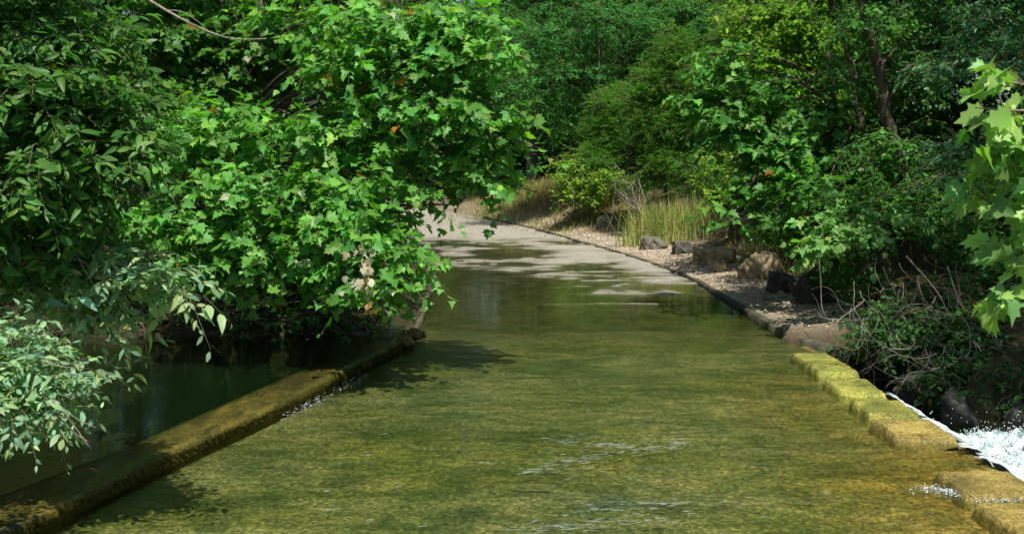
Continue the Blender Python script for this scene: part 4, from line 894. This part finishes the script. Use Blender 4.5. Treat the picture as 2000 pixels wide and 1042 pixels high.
# ------------------------------------------------------------------ woods behind: prototypes and linked copies
def forest():
    protos = []
    cols = [(.05, .125, .032), (.065, .145, .032), (.052, .125, .045)]
    for k in range(3):
        lobes = []
        for i in range(19):
            a = rng.uniform(0, 6.28) if i > 4 else i * 1.5; zz = .8 + 12.7 * (i + .5) / 19; rr = 2.6 * math.sqrt(max(.15, 1 - ((zz - 6.5) / 7.5) ** 2))
            lobes.append((np.array([math.cos(a) * rr * .6, math.sin(a) * rr * .6, zz]), (1.9, 1.9, 1.1), 1.15))
        t = plant('woodland_tree', 'x', 'tree', (0, 0, 0), lobes, T_SMALL, .24, cols[k], mat=M_LEAF_FAR, group='woodland trees filling the background', trunk=[(0, 0, -.3), (.2, 0, 5), (0, .2, 12.5)], trunk_r=.15,
                  leaves_per=7, spray=.95, clus=16, per_clus=9, clus_r=.6, limb_r=.06, twig_r=.01, face=.6)
        protos.append(t)
    spots = [(-9, 23, 'woodland tree right behind the upper left sycamore'), (-5.5, 24, 'woodland tree behind the middle of the big sycamore'), (-13, 20, 'woodland tree at the far left behind the ash'), (-4.8, 31, 'woodland tree left of the road behind the sycamore crown'),
             (-8, 36, 'woodland tree deep left of the road'), (-8.5, 44, 'woodland tree on the left where the road bends'), (-15, 30, 'woodland tree deep in the left woods'), (-14, 50, 'woodland tree at the far left of the road bend'),
             (9.8, 27, 'woodland tree behind the leaning trunk'), (13, 22, 'woodland tree at the right edge behind the oak'), (10.5, 45, 'woodland tree behind the cedars'), (11, 35, 'woodland tree behind the bright elm'), (8.5, 54, 'woodland tree right of the far oak'), (12.5, 46, 'woodland tree far back on the right'),
             (10.5, 18.3, 'dark woodland tree close behind the right bank'), (16, 30, 'woodland tree hidden deep right'), (3.2, 60, 'woodland tree behind the dogwood'), (8, 66, 'woodland tree far beyond the cedars'), (-5, 78, 'woodland tree far left behind the side road'), (1, 88, 'woodland tree farthest beyond the road'), (-12, 72, 'woodland tree beyond the bend at left'), (7, 84, 'woodland tree far back behind the oak'), (-7, 96, 'woodland tree at the very back left'), (15, 74, 'woodland tree at the very back right'),(15,17,'woodland tree beyond the right frame edge'),(19,27,'woodland tree far right of the bank, behind the elm'),(21,38,'woodland tree at the right limit of the woods'),(12.5,26.5,'woodland tree between the slender trunk and the oak'),(6.3,73,'woodland tree closing the gap far behind the cedars'),(2.6,70,'woodland tree far behind the road bend'),(-11,27,'woodland tree in the gap above the ash'),(-10.5,14.5,'woodland tree on the left bank above the pool')]
    for i, (x, y, lab) in enumerate(spots):
        p = protos[i % 3]
        if i < 3: r = p
        else:
            r = p.copy(); COL.objects.link(r)
            for ch in list(p.children):
                c = ch.copy(); COL.objects.link(c); c.parent = r
        s = rng.uniform(.9, 1.15) * (1.0 if y < 40 else 1.35 if y < 70 else 1.8)
        r.location = (x, y, gz(x, y) - .2); r.rotation_euler = (0, 0, rng.uniform(0, 6.28)); r.scale = (s, s, s); r['label'] = lab
forest()

# ------------------------------------------------------------------ white water
def foam_material():
    t = NT('foam'); p = t.pos(); n = t.noise(t.map(p, (1, 1, .6)), 9, 6, .7, .6); n2 = t.noise(p, 45, 4, .7)
    c = t.ramp(n, [(.36, (.16, .27, .26)), (.48, (.5, .60, .60)), (.6, (.82, .86, .87))])
    nrm = t.bump(n2, .8, .02); nrm = t.bump(n, .6, .05, nrm)
    b = t.bsdf(c, .45, nrm); tr = t.n('ShaderNodeBsdfTransparent')
    at = t.n('ShaderNodeAttribute', attribute_name='tint').outputs['Fac']
    a = t.math('ADD', t.math('MULTIPLY', at, 1.7), t.math('SUBTRACT', n, .98))
    k = t.n('ShaderNodeMapRange'); k.inputs[1].default_value = .0; k.inputs[2].default_value = .28; t.l(a, k.inputs[0])
    mx = t.n('ShaderNodeMixShader'); t.l(k.outputs[0], mx.inputs[0]); t.l(tr.outputs[0], mx.inputs[1]); t.l(b.outputs[0], mx.inputs[2])
    return t.end(mx)
M_FOAM = foam_material()
def whitewater():
    root = empty('white_water', (4.8, 11, -.5), 'churning white water pouring off the right road edge into the creek', 'white water'); root['kind'] = 'stuff'
    # falling sheet over the edge
    ys = np.arange(2, 13.2, .04); prof = [(-.06, .0), (.03, .008), (.12, -.005), (.20, -.05), (.27, -.13), (.33, -.25), (.38, -.38), (.44, -.56)]
    V = []; C = []
    for y in ys:
        e = float(xr(y)); j = float(fbm(y * 5, 0., 3, 13)); am = float(1 - sstep(12.3, 13.1, y))
        for k, (u, z) in enumerate(prof):
            V.append((e + u * (1 + .5 * j) + .03 * float(fbm(y * 12, k * .6, 3, 15)) * (k > 1), y, z)); v = min(1, .2 + k * .22) * am * (.8 + .9 * j)
            C.append((v, v, v))
    k = len(prof); i = np.arange(len(ys) - 1)[:, None] * k + np.arange(k - 1)[None]
    mesh('falling_sheet', V, np.stack([i, i + 1, i + k + 1, i + k], -1).reshape(-1, 4), M_FOAM, root, np.array(C), smooth=True)
    # boil at the foot
    xs = np.arange(4.15, 9.0, .035); ys = np.arange(6, 13.3, .035); X, Y = np.meshgrid(xs, ys)
    m = (1 - sstep(1.2, 3.6, (X - 4.2) + .8 * fbm(X, Y, 3, 3) + .7 * np.maximum(Y - 12.2, 0) * 2)) * sstep(13.1, 12.3, Y + .3 * fbm(X * 2, Y * 2, 3, 5))
    t1 = np.abs(fbm(X * 1.7, Y * 2.2, 5, 17)); t2 = fbm(X * 6, Y * 6, 4, 19); t3 = fbm(X * 1.1, Y * 1.3, 3, 29); t4 = np.abs(fbm(X * 9, Y * 9, 3, 33))
    Z = -.56 + m * (.05 + .26 * (1 - t1 * 2.2) * (.45 + .7 * t3) * sstep(0, .5, X - 4.3) + .05 * t2 + .10 * (1 - 3 * t4) * .6 + .035 * fbm(X * 24, Y * 24, 2, 35))
    V = np.stack([X + .05 * t2 * m, Y, Z], -1).reshape(-1, 3); ny, nx = X.shape
    i = np.arange(ny - 1)[:, None] * nx + np.arange(nx - 1)[None]
    mv = np.clip(m * (.85 + .5 * t3 + .4 * t2), 0, 1).ravel()
    mesh('boil', V, np.stack([i, i + 1, i + nx + 1, i + nx], -1).reshape(-1, 4), M_FOAM, root, np.repeat(mv[:, None], 3, 1), smooth=True)
    # foam and spray: fine bubbles thick over the boil, thinning upwards
    n = 16000; q = rng.integers(0, X.size, n * 6); q = q[rng.random(len(q)) < (m.ravel()[q] * (.35 + 1.2 * np.clip(t3.ravel()[q] + .25, 0, 1)))][:n]; n = len(q)
    x = X.ravel()[q] + rng.normal(0, .02, n); y = Y.ravel()[q] + rng.normal(0, .02, n); z = Z.ravel()[q] + np.abs(rng.normal(0, .035, n)) * (1 + 2.5 * (rng.random(n) < .12)); s = rng.uniform(.0035, .010, n)
    oc = np.array([[1, 0, 0], [0, 1, 0], [-1, 0, 0], [0, -1, 0], [0, 0, 1], [0, 0, -1]], float)
    f = np.array([[0, 1, 4], [1, 2, 4], [2, 3, 4], [3, 0, 4], [1, 0, 5], [2, 1, 5], [3, 2, 5], [0, 3, 5]])
    V = oc[None] * s[:, None, None] + np.stack([x, y, z], -1)[:, None]
    mesh('pale_flecks', V.reshape(-1, 3), (f[None] + (np.arange(n) * 6)[:, None, None]).reshape(-1, 3), M_FOAM, root, np.ones((n * 6, 3)))
    # bubbles and splashes
    def flecks(name, label, pts, n, sx, sy, smin, smax, h=.4):
        P0 = np.array(pts)[rng.integers(len(pts), size=n)]; V0 = P0 + np.stack([rng.normal(0, sx, n), rng.normal(0, sy, n), rng.uniform(0, .012, n)], -1); s = rng.uniform(smin, smax, n)
        V = oc[None] * np.array([1.6, .7, h]) * s[:, None, None] * rng.uniform(.6, 1.3, (n, 6, 1)) + V0[:, None]
        tag(mesh(name, V.reshape(-1, 3), (f[None] + (np.arange(n) * 6)[:, None, None]).reshape(-1, 3), M_FOAM, None, np.ones((n * 6, 3)), smooth=True), label, 'foam', kind='stuff')
    flecks('bubbles', 'string of small white bubbles along the foot of the weir wall', [(float(bi(y)) + .15, y, .004) for y in np.concatenate([np.linspace(11.3, 12.3, 12), np.linspace(12.8, 13.6, 5)])], 170, .05, .09, .003, .009)
    flecks('splash', 'small white splash between the two nearest ochre blocks', [(3.38 + .3 * t, 8.75 - .25 * t, .0) for t in np.linspace(-.3, 1, 8)], 420, .09, .05, .003, .009, .7)
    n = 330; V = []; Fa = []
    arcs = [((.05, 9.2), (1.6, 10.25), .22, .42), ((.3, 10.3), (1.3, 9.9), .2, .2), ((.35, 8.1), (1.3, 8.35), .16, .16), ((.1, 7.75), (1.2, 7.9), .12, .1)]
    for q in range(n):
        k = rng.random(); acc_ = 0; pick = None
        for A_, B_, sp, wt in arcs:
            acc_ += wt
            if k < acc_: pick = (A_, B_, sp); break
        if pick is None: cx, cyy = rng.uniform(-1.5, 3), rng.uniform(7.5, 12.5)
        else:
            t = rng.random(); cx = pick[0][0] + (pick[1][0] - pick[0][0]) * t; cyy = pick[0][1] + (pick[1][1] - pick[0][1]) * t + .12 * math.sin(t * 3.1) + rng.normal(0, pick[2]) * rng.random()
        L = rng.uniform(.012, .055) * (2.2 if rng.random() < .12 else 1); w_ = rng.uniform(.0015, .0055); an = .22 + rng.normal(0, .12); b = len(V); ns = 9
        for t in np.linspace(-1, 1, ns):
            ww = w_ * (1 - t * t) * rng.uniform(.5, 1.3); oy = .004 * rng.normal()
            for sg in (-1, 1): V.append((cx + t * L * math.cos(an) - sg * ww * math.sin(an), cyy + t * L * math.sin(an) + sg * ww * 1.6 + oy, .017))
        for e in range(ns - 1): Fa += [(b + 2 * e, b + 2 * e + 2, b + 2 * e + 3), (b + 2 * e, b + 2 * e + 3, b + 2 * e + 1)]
    t = NT('pale_flecks'); m_ = t.end(t.bsdf((.24, .29, .25), .4))  # sky glints on the ripples put in as pale coloured streaks
    tag(mesh('glint_streaks', V, Fa, m_), 'scattered thin pale streaks standing in for sky glints on the nearest stretch of the ford', 'foam', kind='stuff')
whitewater()
# mid-creek mossy rock
for i, (x, y, z, sz, lab) in enumerate([(5.5, 13.6, -.4, .6, 'wet dark rock at the waterline below the finer root tangle'), (6.0, 13.3, -.5, .55, 'dark mossy rock at the waterline behind the white water'), (5.3, 14.6, -.4, .5, 'small dark rock at the foot of the bank beside the first block')]):
    tag(rocky('bank_rock', (sz * 1.3, sz, sz * .8), (x, y, z), (rng.normal(0, .2), rng.normal(0, .2), rng.uniform(0, 3)), M_DARK, 700 + i, amp=.09, box=.8, freq=1.8), lab, 'rock', 'dark rocks along the right creek bank')
tag(rocky('creek_rock', (.7, .5, .42), (5.75, 11.9, -.40), (.1, .1, .4), M_BERM, 610, amp=.12, box=.5), 'brown mossy rock standing in the white water at the right edge', 'rock')
